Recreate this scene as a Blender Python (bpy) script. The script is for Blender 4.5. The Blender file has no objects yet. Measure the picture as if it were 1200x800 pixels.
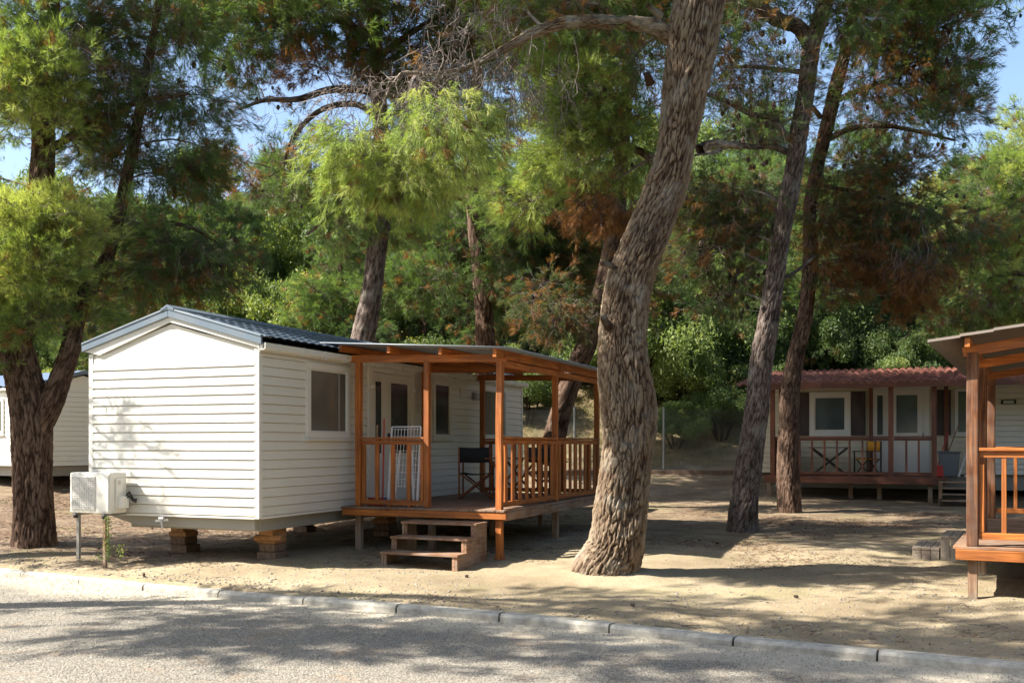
import bpy, math, random
import numpy as np
from mathutils import Vector, Matrix, noise as mn
from math import radians, sin, cos, pi
random.seed(7); rng = np.random.default_rng(7)
C = bpy.context.scene.collection
SC = bpy.context.scene

# ------------------------------------------------------------ camera, world, sun, exposure
EYE = 1.6; FP = 1188.0; HY = 520.0          # focal length and horizon row, in pixels of a 1200 px wide frame
cam = bpy.data.cameras.new('camera'); co = bpy.data.objects.new('camera', cam); C.objects.link(co)
co.location = (0, 0, EYE); co.rotation_euler = (radians(90), 0, 0)
cam.sensor_width = 36; cam.lens = FP / 1200 * 36; cam.shift_y = (HY - 400) / 1200
cam.clip_end = 3000; SC.camera = co
SUN_EL = radians(44); SUN_HEAD = radians(9)  # light travels towards +X, a little away from the camera
ldir = Vector((cos(SUN_EL) * cos(SUN_HEAD), cos(SUN_EL) * sin(SUN_HEAD), -sin(SUN_EL)))
w = bpy.data.worlds.new('World'); SC.world = w; w.use_nodes = True
nt = w.node_tree; bg = nt.nodes['Background']
sky = nt.nodes.new('ShaderNodeTexSky'); sky.sky_type = 'NISHITA'; sky.sun_disc = False
sky.sun_elevation = SUN_EL
tos = -ldir; sky.sun_rotation = math.atan2(tos.x, tos.y)
sky.air_density = 1.0; sky.dust_density = 1.6; sky.ozone_density = 1.5
nt.links.new(sky.outputs[0], bg.inputs[0]); bg.inputs[1].default_value = 0.1
sl = bpy.data.lights.new('sun', 'SUN'); so = bpy.data.objects.new('sun', sl); C.objects.link(so)
sl.energy = 5.0; sl.angle = radians(0.55); sl.color = (1.0, 0.945, 0.86)
so.rotation_euler = ldir.to_track_quat('-Z', 'Y').to_euler(); so.location = (-30, 0, 30)
SC.view_settings.view_transform = 'Standard'; SC.view_settings.look = 'None'
SC.view_settings.exposure = 1.55; SC.view_settings.gamma = 1
SC.cycles.max_bounces = 7; SC.cycles.diffuse_bounces = 4; SC.cycles.transmission_bounces = 4
SC.cycles.use_denoising = True

def W(px, py, Y):
    return Vector(((px - 600) * Y / FP, Y, EYE - (py - HY) * Y / FP))

# ------------------------------------------------------------ materials
def mat(name, col, rough=0.7, metal=0.0, spec=None):
    m = bpy.data.materials.new(name); m.use_nodes = True
    b = m.node_tree.nodes['Principled BSDF']
    b.inputs['Base Color'].default_value = (*col, 1); b.inputs['Roughness'].default_value = rough
    b.inputs['Metallic'].default_value = metal
    if spec is not None: b.inputs['Specular IOR Level'].default_value = spec
    return m
def N(m, t, **kw):
    n = m.node_tree.nodes.new(t)
    for k, v in kw.items():
        if k in ('scale', 'detail', 'rough', 'dist'):
            n.inputs[{'scale': 'Scale', 'detail': 'Detail', 'rough': 'Roughness', 'dist': 'Distortion'}[k]].default_value = v
        else: setattr(n, k, v)
    return n
def L(m, a, b): m.node_tree.links.new(a, b)
def ramp(m, fac, stops):
    r = N(m, 'ShaderNodeValToRGB'); e = r.color_ramp.elements
    while len(e) < len(stops): e.new(0.5)
    for i, (p, c) in enumerate(stops):
        e[i].position = p; e[i].color = (*c, 1) if len(c) == 3 else c
    L(m, fac, r.inputs[0]); return r
def mix(m, fac, a, b, mode='MIX'):
    n = N(m, 'ShaderNodeMix', data_type='RGBA', blend_type=mode)
    for s, v in ((n.inputs[0], fac), (n.inputs[6], a), (n.inputs[7], b)):
        if isinstance(v, (int, float)): s.default_value = v
        elif isinstance(v, tuple): s.default_value = (*v, 1)
        else: L(m, v, s)
    return n.outputs[2]
def math_(m, op, a, b=None, clamp=False):
    n = N(m, 'ShaderNodeMath', operation=op, use_clamp=clamp)
    for s, v in ((n.inputs[0], a), (n.inputs[1], b)):
        if v is None: continue
        if isinstance(v, (int, float)): s.default_value = v
        else: L(m, v, s)
    return n.outputs[0]
def coords(m, scale=(1, 1, 1), rot=(0, 0, 0), loc=(0, 0, 0)):
    t = N(m, 'ShaderNodeTexCoord'); mp = N(m, 'ShaderNodeMapping')
    mp.inputs['Scale'].default_value = scale; mp.inputs['Rotation'].default_value = rot; mp.inputs['Location'].default_value = loc
    L(m, t.outputs['Object'], mp.inputs[0]); return mp.outputs[0]
def bump(m, h, strength=0.3, dist=0.01):
    b = N(m, 'ShaderNodeBump'); b.inputs['Strength'].default_value = strength; b.inputs['Distance'].default_value = dist
    L(m, h, b.inputs['Height']); L(m, b.outputs[0], m.node_tree.nodes['Principled BSDF'].inputs['Normal'])
def bc(m): return m.node_tree.nodes['Principled BSDF'].inputs['Base Color']

def wood(name, c1, c2, axis, rough=0.6, grey=0.0):
    m = mat(name, c1, rough); s = [38, 38, 38]; s[axis] = 1.6
    v = coords(m, tuple(s)); oi = N(m, 'ShaderNodeObjectInfo')
    sep = N(m, 'ShaderNodeVectorMath', operation='ADD'); L(m, v, sep.inputs[0])
    cmb = N(m, 'ShaderNodeCombineXYZ'); L(m, math_(m, 'MULTIPLY', oi.outputs['Random'], 37.0), cmb.inputs[0])
    L(m, math_(m, 'MULTIPLY', oi.outputs['Random'], 11.0), cmb.inputs[1]); L(m, cmb.outputs[0], sep.inputs[1])
    n = N(m, 'ShaderNodeTexNoise', scale=1.0, detail=5.0, rough=0.6, dist=0.6); L(m, sep.outputs[0], n.inputs[0])
    n2 = N(m, 'ShaderNodeTexNoise', scale=2.3, detail=3.0); L(m, coords(m), n2.inputs[0])
    r = ramp(m, n.outputs[0], [(0.3, tuple(x * 0.62 for x in c2)), (0.48, c2), (0.62, c1), (0.8, tuple(min(1, x * 1.18) for x in c1))])
    k = ramp(m, n2.outputs[0], [(0.3, (0.72, 0.72, 0.74)), (0.7, (1.12, 1.1, 1.08))])
    o = mix(m, 1.0, r.outputs[0], k.outputs[0], 'MULTIPLY')
    br = ramp(m, oi.outputs['Random'], [(0, (0.8, 0.8, 0.8)), (1, (1.15, 1.13, 1.1))])
    o = mix(m, 1.0, o, br.outputs[0], 'MULTIPLY')
    if grey:
        n3 = N(m, 'ShaderNodeTexNoise', scale=5.0, detail=6.0); L(m, coords(m), n3.inputs[0])
        g = ramp(m, n3.outputs[0], [(0.4, (0, 0, 0)), (0.65, (grey, grey, grey))])
        o = mix(m, g.outputs[0], o, (0.3, 0.26, 0.21))
    L(m, o, bc(m)); bump(m, n.outputs[0], 0.35, 0.004); return m
OR1, OR2 = (0.52, 0.175, 0.03), (0.37, 0.11, 0.018)
WX, WY, WZ = [wood('orange_pine_' + 'xyz'[i], OR1, OR2, i) for i in range(3)]
DKY = wood('deck_boards_y', (0.33, 0.19, 0.11), (0.22, 0.115, 0.06), 1, 0.7, 0.5)
DKX = wood('deck_boards_x', (0.36, 0.2, 0.11), (0.24, 0.12, 0.06), 0, 0.7, 0.45)
WEA = wood('weathered_post', (0.36, 0.24, 0.14), (0.24, 0.14, 0.08), 2, 0.8, 0.5)
GRX = wood('grey_planks', (0.45, 0.38, 0.3), (0.33, 0.27, 0.2), 1, 0.85, 0.6)
WZ4 = wood('rough_brown_post', (0.27, 0.1, 0.028), (0.12, 0.04, 0.012), 2, 0.85, 0.15)
R2X, R2Y, R2Z = [wood('red_stain_' + 'xyz'[i], (0.2, 0.068, 0.03), (0.13, 0.04, 0.018), i) for i in range(3)]
BKW = wood('dark_furniture_wood', (0.05, 0.025, 0.015), (0.03, 0.015, 0.01), 2)
CHW = wood('chair_wood', (0.3, 0.11, 0.035), (0.2, 0.07, 0.02), 2)

def painted(name, col, rough=0.45, dirt=0.1, dcol=(0.42, 0.36, 0.26), low=None):
    m = mat(name, col, rough); v = coords(m, (1.2, 1.2, 0.5))
    n = N(m, 'ShaderNodeTexNoise', scale=2.0, detail=7.0, rough=0.65); L(m, v, n.inputs[0])
    g = ramp(m, n.outputs[0], [(0.42, (0, 0, 0)), (0.75, (dirt, dirt, dirt))])
    f = g.outputs[0]
    if low is not None:   # splash dirt along the foot of a wall
        tc = N(m, 'ShaderNodeTexCoord'); sp = N(m, 'ShaderNodeSeparateXYZ'); L(m, tc.outputs['Object'], sp.inputs[0])
        mr = N(m, 'ShaderNodeMapRange'); L(m, sp.outputs[2], mr.inputs[0])
        mr.inputs[1].default_value = low; mr.inputs[2].default_value = low + 0.45; mr.inputs[3].default_value = 0.5; mr.inputs[4].default_value = 0
        f = math_(m, 'ADD', f, math_(m, 'MULTIPLY', mr.outputs[0], n.outputs[0]), True)
    L(m, mix(m, f, col, dcol), bc(m))
    n2 = N(m, 'ShaderNodeTexNoise', scale=1.5, detail=2.0); L(m, coords(m), n2.inputs[0]); bump(m, n2.outputs[0], 0.12, 0.02)
    return m
SID = painted('white_siding', (0.68, 0.655, 0.575), 0.4, 0.12, low=0.6)
SID2 = painted('cream_siding', (0.62, 0.56, 0.4), 0.5, 0.15)
SID3 = painted('pale_siding', (0.72, 0.7, 0.6), 0.5, 0.15)
PVC = painted('white_trim', (0.68, 0.66, 0.6), 0.35, 0.1)
ACW = painted('cream_casing', (0.76, 0.74, 0.67), 0.4, 0.22)
ACG = painted('grille_grey', (0.5, 0.49, 0.46), 0.6, 0.1)
SLATE = painted('slate_blue_metal', (0.12, 0.16, 0.2), 0.45, 0.25, (0.3, 0.3, 0.28))
TILE1 = painted('dark_blue_tiles', (0.05, 0.075, 0.11), 0.33, 0.25, (0.2, 0.18, 0.14))
BLUER = painted('blue_sheet', (0.16, 0.22, 0.33), 0.4, 0.2)
SHEET4 = painted('brown_grey_sheet', (0.105, 0.085, 0.07), 0.55, 0.3, (0.16, 0.11, 0.07))
ZINC = painted('zinc_sheet', (0.22, 0.25, 0.29), 0.38, 0.35, (0.25, 0.2, 0.15))
GREY = painted('grey_paint', (0.27, 0.26, 0.23), 0.6, 0.3)
STEEL = mat('grey_steel', (0.28, 0.28, 0.27), 0.45, 0.6)
ALU = mat('pale_aluminium', (0.6, 0.6, 0.6), 0.4, 0.5)
CHAR = mat('black_canvas', (0.02, 0.022, 0.022), 0.85)
YEL = mat('ochre_canvas', (0.62, 0.3, 0.03), 0.85)
REDP = mat('red_plastic', (0.5, 0.03, 0.02), 0.4)
BIN = mat('grey_plastic', (0.13, 0.14, 0.145), 0.5)
SHUT = painted('dark_shutter', (0.035, 0.02, 0.02), 0.55, 0.15)
WHITEP = mat('white_plastic', (0.8, 0.8, 0.8), 0.35)
BLUEP = mat('blue_plastic', (0.05, 0.1, 0.3), 0.4)
BLK = mat('black_rubber', (0.015, 0.015, 0.015), 0.7)
LAMPG = mat('lamp_glass', (0.5, 0.52, 0.52), 0.15)
def glassm(name, col, r=0.08):
    m = mat(name, col, r, 0, 0.8); n = N(m, 'ShaderNodeTexNoise', scale=1.3, detail=2.0); L(m, coords(m), n.inputs[0])
    k = ramp(m, n.outputs[0], [(0.35, tuple(x * 0.75 for x in col)), (0.7, tuple(x * 1.25 for x in col))]); L(m, k.outputs[0], bc(m)); return m
GLASS = glassm('blind_behind_glass', (0.15, 0.135, 0.11))
GLASSD = glassm('dark_glass', (0.045, 0.05, 0.05))
GLASS2 = glassm('bluish_glass', (0.09, 0.12, 0.13))
def terracotta():
    m = mat('terracotta', (0.4, 0.13, 0.08), 0.8); n = N(m, 'ShaderNodeTexNoise', scale=6.0, detail=6.0); L(m, coords(m), n.inputs[0])
    r = ramp(m, n.outputs[0], [(0.3, (0.08, 0.042, 0.036)), (0.5, (0.24, 0.095, 0.07)), (0.72, (0.4, 0.2, 0.15))]); L(m, r.outputs[0], bc(m)); return m
TERRA = terracotta()
def stone(name, a, b, sc=20):
    m = mat(name, a, 0.9); n = N(m, 'ShaderNodeTexNoise', scale=sc, detail=8.0, rough=0.7); L(m, coords(m), n.inputs[0])
    r = ramp(m, n.outputs[0], [(0.35, a), (0.65, b)]); L(m, r.outputs[0], bc(m)); bump(m, n.outputs[0], 0.5, 0.01); return m
KERB = stone('kerb_concrete', (0.26, 0.24, 0.2), (0.46, 0.435, 0.37), 9)
BRICK = stone('old_block', (0.1, 0.06, 0.04), (0.22, 0.15, 0.1), 18)
TIMB = stone('timber_block', (0.26, 0.12, 0.05), (0.42, 0.23, 0.1), 9)

def bark(name, lo, mid, hi, lichen=0.0):
    m = mat(name, mid, 0.95, 0, 0.1); at = N(m, 'ShaderNodeAttribute', attribute_name='tint')
    n = N(m, 'ShaderNodeTexNoise', scale=9.0, detail=8.0, rough=0.7); L(m, coords(m, (1, 1, 0.35)), n.inputs[0])
    n2 = N(m, 'ShaderNodeTexNoise', scale=60.0, detail=5.0); L(m, coords(m, (1, 1, 0.3)), n2.inputs[0])
    f = math_(m, 'ADD', at.outputs['Fac'], math_(m, 'MULTIPLY', math_(m, 'SUBTRACT', n.outputs[0], 0.5), 0.35))
    f = math_(m, 'ADD', f, math_(m, 'MULTIPLY', math_(m, 'SUBTRACT', n2.outputs[0], 0.5), 0.4), True)
    o = ramp(m, f, [(0.08, lo), (0.42, mid), (0.95, hi)]).outputs[0]
    if lichen:
        n3 = N(m, 'ShaderNodeTexNoise', scale=3.0, detail=6.0); L(m, coords(m), n3.inputs[0])
        g = ramp(m, n3.outputs[0], [(0.52, (0, 0, 0)), (0.68, (lichen,) * 3)])
        o = mix(m, g.outputs[0], o, (0.42, 0.4, 0.33))
    L(m, o, bc(m)); bump(m, n2.outputs[0], 0.6, 0.012); return m
BARK = bark('pine_bark', (0.045, 0.026, 0.017), (0.175, 0.125, 0.082), (0.31, 0.25, 0.18), 0.3)
BARKG = bark('grey_pine_bark', (0.035, 0.025, 0.02), (0.125, 0.095, 0.08), (0.27, 0.225, 0.195), 0.25)
BARKD = bark('dark_pine_bark', (0.03, 0.018, 0.012), (0.11, 0.07, 0.05), (0.25, 0.18, 0.13))
TWIG = stone('twig_bark', (0.1, 0.075, 0.06), (0.27, 0.22, 0.19), 30)
CONE = stone('cone_scales', (0.03, 0.018, 0.012), (0.09, 0.055, 0.035), 60)

def leafmat(name, stops, trans=0.35, rnd=0.0):
    m = bpy.data.materials.new(name); m.use_nodes = True; t = m.node_tree; t.nodes.clear()
    out = N(m, 'ShaderNodeOutputMaterial'); at = N(m, 'ShaderNodeAttribute', attribute_name='tint'); f = at.outputs['Fac']
    if rnd:
        oi = N(m, 'ShaderNodeObjectInfo'); f = math_(m, 'ADD', f, math_(m, 'MULTIPLY', math_(m, 'SUBTRACT', oi.outputs['Random'], 0.5), rnd), True)
    r = ramp(m, f, stops)
    d = N(m, 'ShaderNodeBsdfPrincipled'); d.inputs['Roughness'].default_value = 0.55; d.inputs['Specular IOR Level'].default_value = 0.35; L(m, r.outputs[0], d.inputs[0])
    tr = N(m, 'ShaderNodeBsdfTranslucent'); L(m, mix(m, 1.0, r.outputs[0], (1.25, 1.35, 0.6), 'MULTIPLY'), tr.inputs[0])
    mx = N(m, 'ShaderNodeMixShader'); mx.inputs[0].default_value = trans; L(m, d.outputs[0], mx.inputs[1]); L(m, tr.outputs[0], mx.inputs[2]); L(m, mx.outputs[0], out.inputs[0]); return m
NEEDLE = leafmat('pine_needles', [(0.0, (0.2, 0.085, 0.03)), (0.14, (0.3, 0.15, 0.06)), (0.2, (0.06, 0.1, 0.04)), (0.45, (0.115, 0.18, 0.06)), (0.7, (0.22, 0.3, 0.085)), (0.9, (0.35, 0.42, 0.12)), (1, (0.48, 0.5, 0.17))], .42)
LEAF = leafmat('broad_leaves', [(0.0, (0.08, 0.12, 0.04)), (0.35, (0.12, 0.165, 0.055)), (0.6, (0.2, 0.25, 0.08)), (0.8, (0.32, 0.35, 0.1)), (1, (0.45, 0.42, 0.11))], 0.4, 0.5)
GRASS = leafmat('dry_grass_blades', [(0, (0.12, 0.14, 0.05)), (0.3, (0.26, 0.2, 0.09)), (1, (0.46, 0.36, 0.2))], 0.3)
LITTER = leafmat('fallen_needles', [(0, (0.09, 0.045, 0.025)), (0.5, (0.2, 0.11, 0.06)), (1, (0.36, 0.26, 0.16))], 0.0)
PEBBLE = leafmat('pebble_stone', [(0, (0.16, 0.14, 0.12)), (0.5, (0.36, 0.33, 0.28)), (1, (0.6, 0.57, 0.5))], 0.0)

# ------------------------------------------------------------ mesh helpers
class MB:
    def __init__(s): s.v = []; s.f = []
    def add(s, vs, fs):
        n = len(s.v); s.v += [tuple(v) for v in vs]; s.f += [tuple(n + i for i in f) for f in fs]; return s
    def box(s, x0, x1, y0, y1, z0, z1):
        return s.add([(x0, y0, z0), (x1, y0, z0), (x1, y1, z0), (x0, y1, z0), (x0, y0, z1), (x1, y0, z1), (x1, y1, z1), (x0, y1, z1)],
                     [(0, 3, 2, 1), (4, 5, 6, 7), (0, 1, 5, 4), (1, 2, 6, 5), (2, 3, 7, 6), (3, 0, 4, 7)])
    def bar(s, p, q, a, b, up=(0, 0, 1)):
        p, q = Vector(p), Vector(q); d = (q - p).normalized(); u = Vector(up)
        if abs(d.dot(u)) > 0.98: u = Vector((0, 1, 0))
        x = d.cross(u).normalized(); y = x.cross(d)
        vs = [c + x * (a / 2 * i) + y * (b / 2 * j) for c in (p, q) for i, j in ((-1, -1), (1, -1), (1, 1), (-1, 1))]
        return s.add(vs, [(0, 1, 2, 3), (7, 6, 5, 4), (0, 4, 5, 1), (1, 5, 6, 2), (2, 6, 7, 3), (3, 7, 4, 0)])
    def cyl(s, p, q, r0, r1=None, n=10, caps=True):
        p, q = Vector(p), Vector(q); r1 = r0 if r1 is None else r1; d = (q - p).normalized()
        u = Vector((0, 0, 1)) if abs(d.z) < 0.9 else Vector((1, 0, 0)); x = d.cross(u).normalized(); y = x.cross(d)
        vs = [c + (x * cos(2 * pi * k / n) + y * sin(2 * pi * k / n)) * r for c, r in ((p, r0), (q, r1)) for k in range(n)]
        fs = [(k, n + k, n + (k + 1) % n, (k + 1) % n) for k in range(n)]
        if caps: fs += [tuple(range(n)), tuple(reversed(range(n, 2 * n)))]
        return s.add(vs, fs)
    def prism(s, pts, axis, a, b):     # pts: outline in the two other axes
        def mk(u, v, c): return {0: (c, u, v), 1: (u, c, v), 2: (u, v, c)}[axis]
        n = len(pts); vs = [mk(u, v, a) for u, v in pts] + [mk(u, v, b) for u, v in pts]
        return s.add(vs, [tuple(range(n)), tuple(reversed(range(n, 2 * n)))] + [(k, n + k, n + (k + 1) % n, (k + 1) % n) for k in range(n)])
ORG = {}
def obj(name, mb, m, parent=None, bevel=0, smooth=False, solid=0):
    o0 = Vector(ORG.get(parent.name, (0, 0, 0))) if parent else Vector()
    me = bpy.data.meshes.new(name); me.from_pydata([tuple(Vector(v) - o0) for v in mb.v], [], mb.f); me.materials.append(m)
    import bmesh
    bm = bmesh.new(); bm.from_mesh(me); bmesh.ops.recalc_face_normals(bm, faces=bm.faces); bm.to_mesh(me); bm.free()
    o = bpy.data.objects.new(name, me); C.objects.link(o); o.parent = parent
    if parent: ORG[o.name] = o0
    if smooth:
        for p in me.polygons: p.use_smooth = True
    if solid:
        md = o.modifiers.new('thick', 'SOLIDIFY'); md.thickness = solid
    if bevel:
        md = o.modifiers.new('bevel', 'BEVEL'); md.width = bevel; md.segments = 2; md.limit_method = 'ANGLE'; md.angle_limit = radians(40)
    return o
def tag(o, label=None, cat=None, group=None, kind=None):
    if label: o['label'] = label
    if cat: o['category'] = cat
    if group: o['group'] = group
    if kind: o['kind'] = kind
    return o
def thing(name, label, cat, F=(0, 0, 0), o=(0, 0, 0), group=None, rz=0):
    e = bpy.data.objects.new(name, None); C.objects.link(e); X, Y, r = F
    e.location = (X + cos(r) * o[0] - sin(r) * o[1], Y + sin(r) * o[0] + cos(r) * o[1], o[2]); e.rotation_euler = (0, 0, r + rz)
    e.empty_display_size = 0.2; ORG[e.name] = o; return tag(e, label, cat, group)
def np_mesh(name, V, F, mats, midx=None, tint=None, parent=None, smooth=False, link=True):
    me = bpy.data.meshes.new(name); k = F.shape[1]; nf = len(F)
    me.vertices.add(len(V)); me.vertices.foreach_set('co', np.ascontiguousarray(V, np.float32).ravel())
    me.loops.add(nf * k); me.loops.foreach_set('vertex_index', np.ascontiguousarray(F, np.int32).ravel())
    me.polygons.add(nf); me.polygons.foreach_set('loop_start', np.arange(nf, dtype=np.int32) * k)
    if midx is not None: me.polygons.foreach_set('material_index', np.ascontiguousarray(midx, np.int32))
    if smooth: me.polygons.foreach_set('use_smooth', np.ones(nf, bool))
    for m in mats: me.materials.append(m)
    if tint is not None:
        a = me.attributes.new('tint', 'FLOAT', 'POINT'); a.data.foreach_set('value', np.ascontiguousarray(tint, np.float32))
    me.update(calc_edges=True)
    if not link: return me
    o = bpy.data.objects.new(name, me); C.objects.link(o); o.parent = parent; return o
def copy_tree(o, parent=None):
    c = o.copy(); C.objects.link(c); c.parent = parent
    for ch in list(o.children): copy_tree(ch, c)
    return c

# ------------------------------------------------------------ ground, kerb, road
KX = np.array([-7.09, -4.3, -0.13, 0.94, 1.98, 4.04]); KY = np.array([14.15, 12.5, 10.48, 9.85, 9.2, 8.02])
def kerbY(x):
    x = np.asarray(x, float); y = np.interp(x, KX, KY)
    y = np.where(x < KX[0], KY[0] - (x - KX[0]) * 0.5, y); return np.where(x > KX[-1], KY[-1] - (x - KX[-1]) * 0.55, y)
GY = np.array([-500, 0, 9, 13, 14, 15, 17, 20, 24, 26, 29, 31.3, 33, 38, 60, 80, 160, 600.])
GZ = np.array([-.2, -.2, -.19, -.12, -.1, -.04, 0, .03, .12, .18, .5, .8, 1.2, 3.4, 10.5, 14, 16, 16.])
def gz(x, y):
    x = np.asarray(x, float); y = np.asarray(y, float)
    z = np.interp(y, GY, GZ) + 0.02 * np.sin(x * 0.9 + 1.3) * np.sin(y * 0.8)
    far = np.clip((y - 34) / 20, 0, 1); z = z + far * (1.2 * np.sin(x * 0.11 + 0.5) + 0.8 * np.sin(x * 0.23 + y * 0.2))
    d = y - kerbY(x); z = np.where(d < 0.1, -0.36, z); return z
def axis_(segs):
    out = []
    for a, b, st in segs: out.append(np.arange(a, b, st))
    return np.unique(np.round(np.concatenate(out), 4))
gx = axis_([(-600, -100, 50), (-100, -30, 5), (-30, -11, 0.6), (-11, 10, 0.07), (10, 30, 0.6), (30, 100, 5), (100, 601, 50)])
gy = axis_([(-500, -20, 40), (-20, 5, 2), (5, 7.5, .3), (7.5, 20, 0.06), (20, 34, 0.18), (34, 80, 1.0), (80, 601, 20)])
XX, YY = np.meshgrid(gx, gy); ZZ = gz(XX, YY)
nx, ny = len(gx), len(gy)
def fbm2(X, Y, s, seed):   # cheap value noise
    r = np.random.default_rng(seed); T = r.random((256, 256)); out = 0; a = 1
    for o in range(4):
        u = X * s; v = Y * s; iu = np.floor(u).astype(int); iv = np.floor(v).astype(int); fu = u - iu; fv = v - iv
        fu = fu * fu * (3 - 2 * fu); fv = fv * fv * (3 - 2 * fv)
        g = lambda i, j: T[i % 256, j % 256]
        out = out + a * ((g(iu, iv) * (1 - fu) + g(iu + 1, iv) * fu) * (1 - fv) + (g(iu, iv + 1) * (1 - fu) + g(iu + 1, iv + 1) * fu) * fv - 0.5)
        a *= 0.5; s *= 2.1
    return out
ZZ = ZZ + np.where((YY - kerbY(XX) > 0.12) & (YY < 60), (0.045 * fbm2(XX, YY, 0.9, 3) + 0.018 * fbm2(XX, YY, 6.0, 4)) * np.clip((YY - kerbY(XX)) / .9, 0, 1) - .015 * np.clip(1 - (YY - kerbY(XX)) / .5, 0, 1), 0)
ZZ += 0.09 * np.exp(-(((XX - 1.15) / 0.85) ** 2 + ((YY - 13.3) / 0.75) ** 2))      # earth heaped round the big trunk
V = np.stack([XX.ravel(), YY.ravel(), ZZ.ravel()], 1); idx = np.arange(nx * ny).reshape(ny, nx)
Fq = np.stack([idx[:-1, :-1].ravel(), idx[:-1, 1:].ravel(), idx[1:, 1:].ravel(), idx[1:, :-1].ravel()], 1)
def ground_mat():
    m = mat('sandy_ground', (0.4, 0.31, 0.2), 0.95, 0, 0.2)
    n1 = N(m, 'ShaderNodeTexNoise', scale=0.45, detail=9.0, rough=0.62); L(m, coords(m), n1.inputs[0])
    n2 = N(m, 'ShaderNodeTexNoise', scale=70.0, detail=6.0, rough=0.7); L(m, coords(m), n2.inputs[0])
    n3 = N(m, 'ShaderNodeTexNoise', scale=1.1, detail=10.0, rough=0.75); L(m, coords(m, (1, 1.6, 1), loc=(5, 2, 0)), n3.inputs[0])
    n4 = N(m, 'ShaderNodeTexVoronoi', scale=38.0); L(m, coords(m), n4.inputs[0])
    base = ramp(m, n1.outputs[0], [(0.3, (0.23, 0.18, 0.112)), (0.5, (0.32, 0.26, 0.168)), (0.7, (0.41, 0.34, 0.23))]).outputs[0]
    gr = ramp(m, n2.outputs[0], [(0.3, (0.5, 0.47, 0.43)), (0.5, (0.95, 0.94, 0.92)), (0.72, (1.4, 1.36, 1.3))]).outputs[0]
    o = mix(m, 1.0, base, gr, 'MULTIPLY')
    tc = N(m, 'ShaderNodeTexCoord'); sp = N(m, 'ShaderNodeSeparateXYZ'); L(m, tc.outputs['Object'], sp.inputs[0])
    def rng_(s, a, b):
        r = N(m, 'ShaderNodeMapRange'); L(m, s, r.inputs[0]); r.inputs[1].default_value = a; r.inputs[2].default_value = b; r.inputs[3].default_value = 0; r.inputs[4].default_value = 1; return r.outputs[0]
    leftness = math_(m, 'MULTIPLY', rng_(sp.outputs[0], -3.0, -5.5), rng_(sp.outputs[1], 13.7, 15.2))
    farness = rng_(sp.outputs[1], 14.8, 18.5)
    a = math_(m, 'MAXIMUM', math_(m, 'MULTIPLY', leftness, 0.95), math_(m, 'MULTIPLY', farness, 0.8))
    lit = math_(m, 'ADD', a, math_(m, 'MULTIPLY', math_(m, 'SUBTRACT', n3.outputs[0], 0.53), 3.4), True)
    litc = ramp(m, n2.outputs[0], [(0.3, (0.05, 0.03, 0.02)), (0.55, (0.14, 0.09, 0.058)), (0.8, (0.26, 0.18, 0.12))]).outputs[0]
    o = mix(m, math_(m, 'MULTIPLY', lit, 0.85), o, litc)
    moss = ramp(m, n1.outputs[1], [(0.58, (0, 0, 0)), (0.7, (0.35, 0.35, 0.35))]).outputs[0]
    n5 = N(m, 'ShaderNodeTexNoise', scale=0.6, detail=5.0); L(m, coords(m, loc=(9, 4, 0)), n5.inputs[0])
    moss = ramp(m, n5.outputs[0], [(0.55, (0, 0, 0)), (0.72, (0.4, 0.4, 0.4))]).outputs[0]
    o = mix(m, moss, o, (0.22, 0.22, 0.09))
    slope = rng_(sp.outputs[1], 31.0, 33.0)
    sc = ramp(m, n3.outputs[0], [(0.35, (0.08, 0.085, 0.04)), (0.5, (0.18, 0.135, 0.075)), (0.65, (0.32, 0.25, 0.15))]).outputs[0]
    o = mix(m, slope, o, sc)
    L(m, o, bc(m))
    h = math_(m, 'ADD', n2.outputs[0], math_(m, 'MULTIPLY', n4.outputs[0], 0.6)); bump(m, h, 0.7, 0.012); return m
g = np_mesh('ground', V, Fq, [ground_mat()], smooth=True); tag(g, kind='structure')

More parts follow.
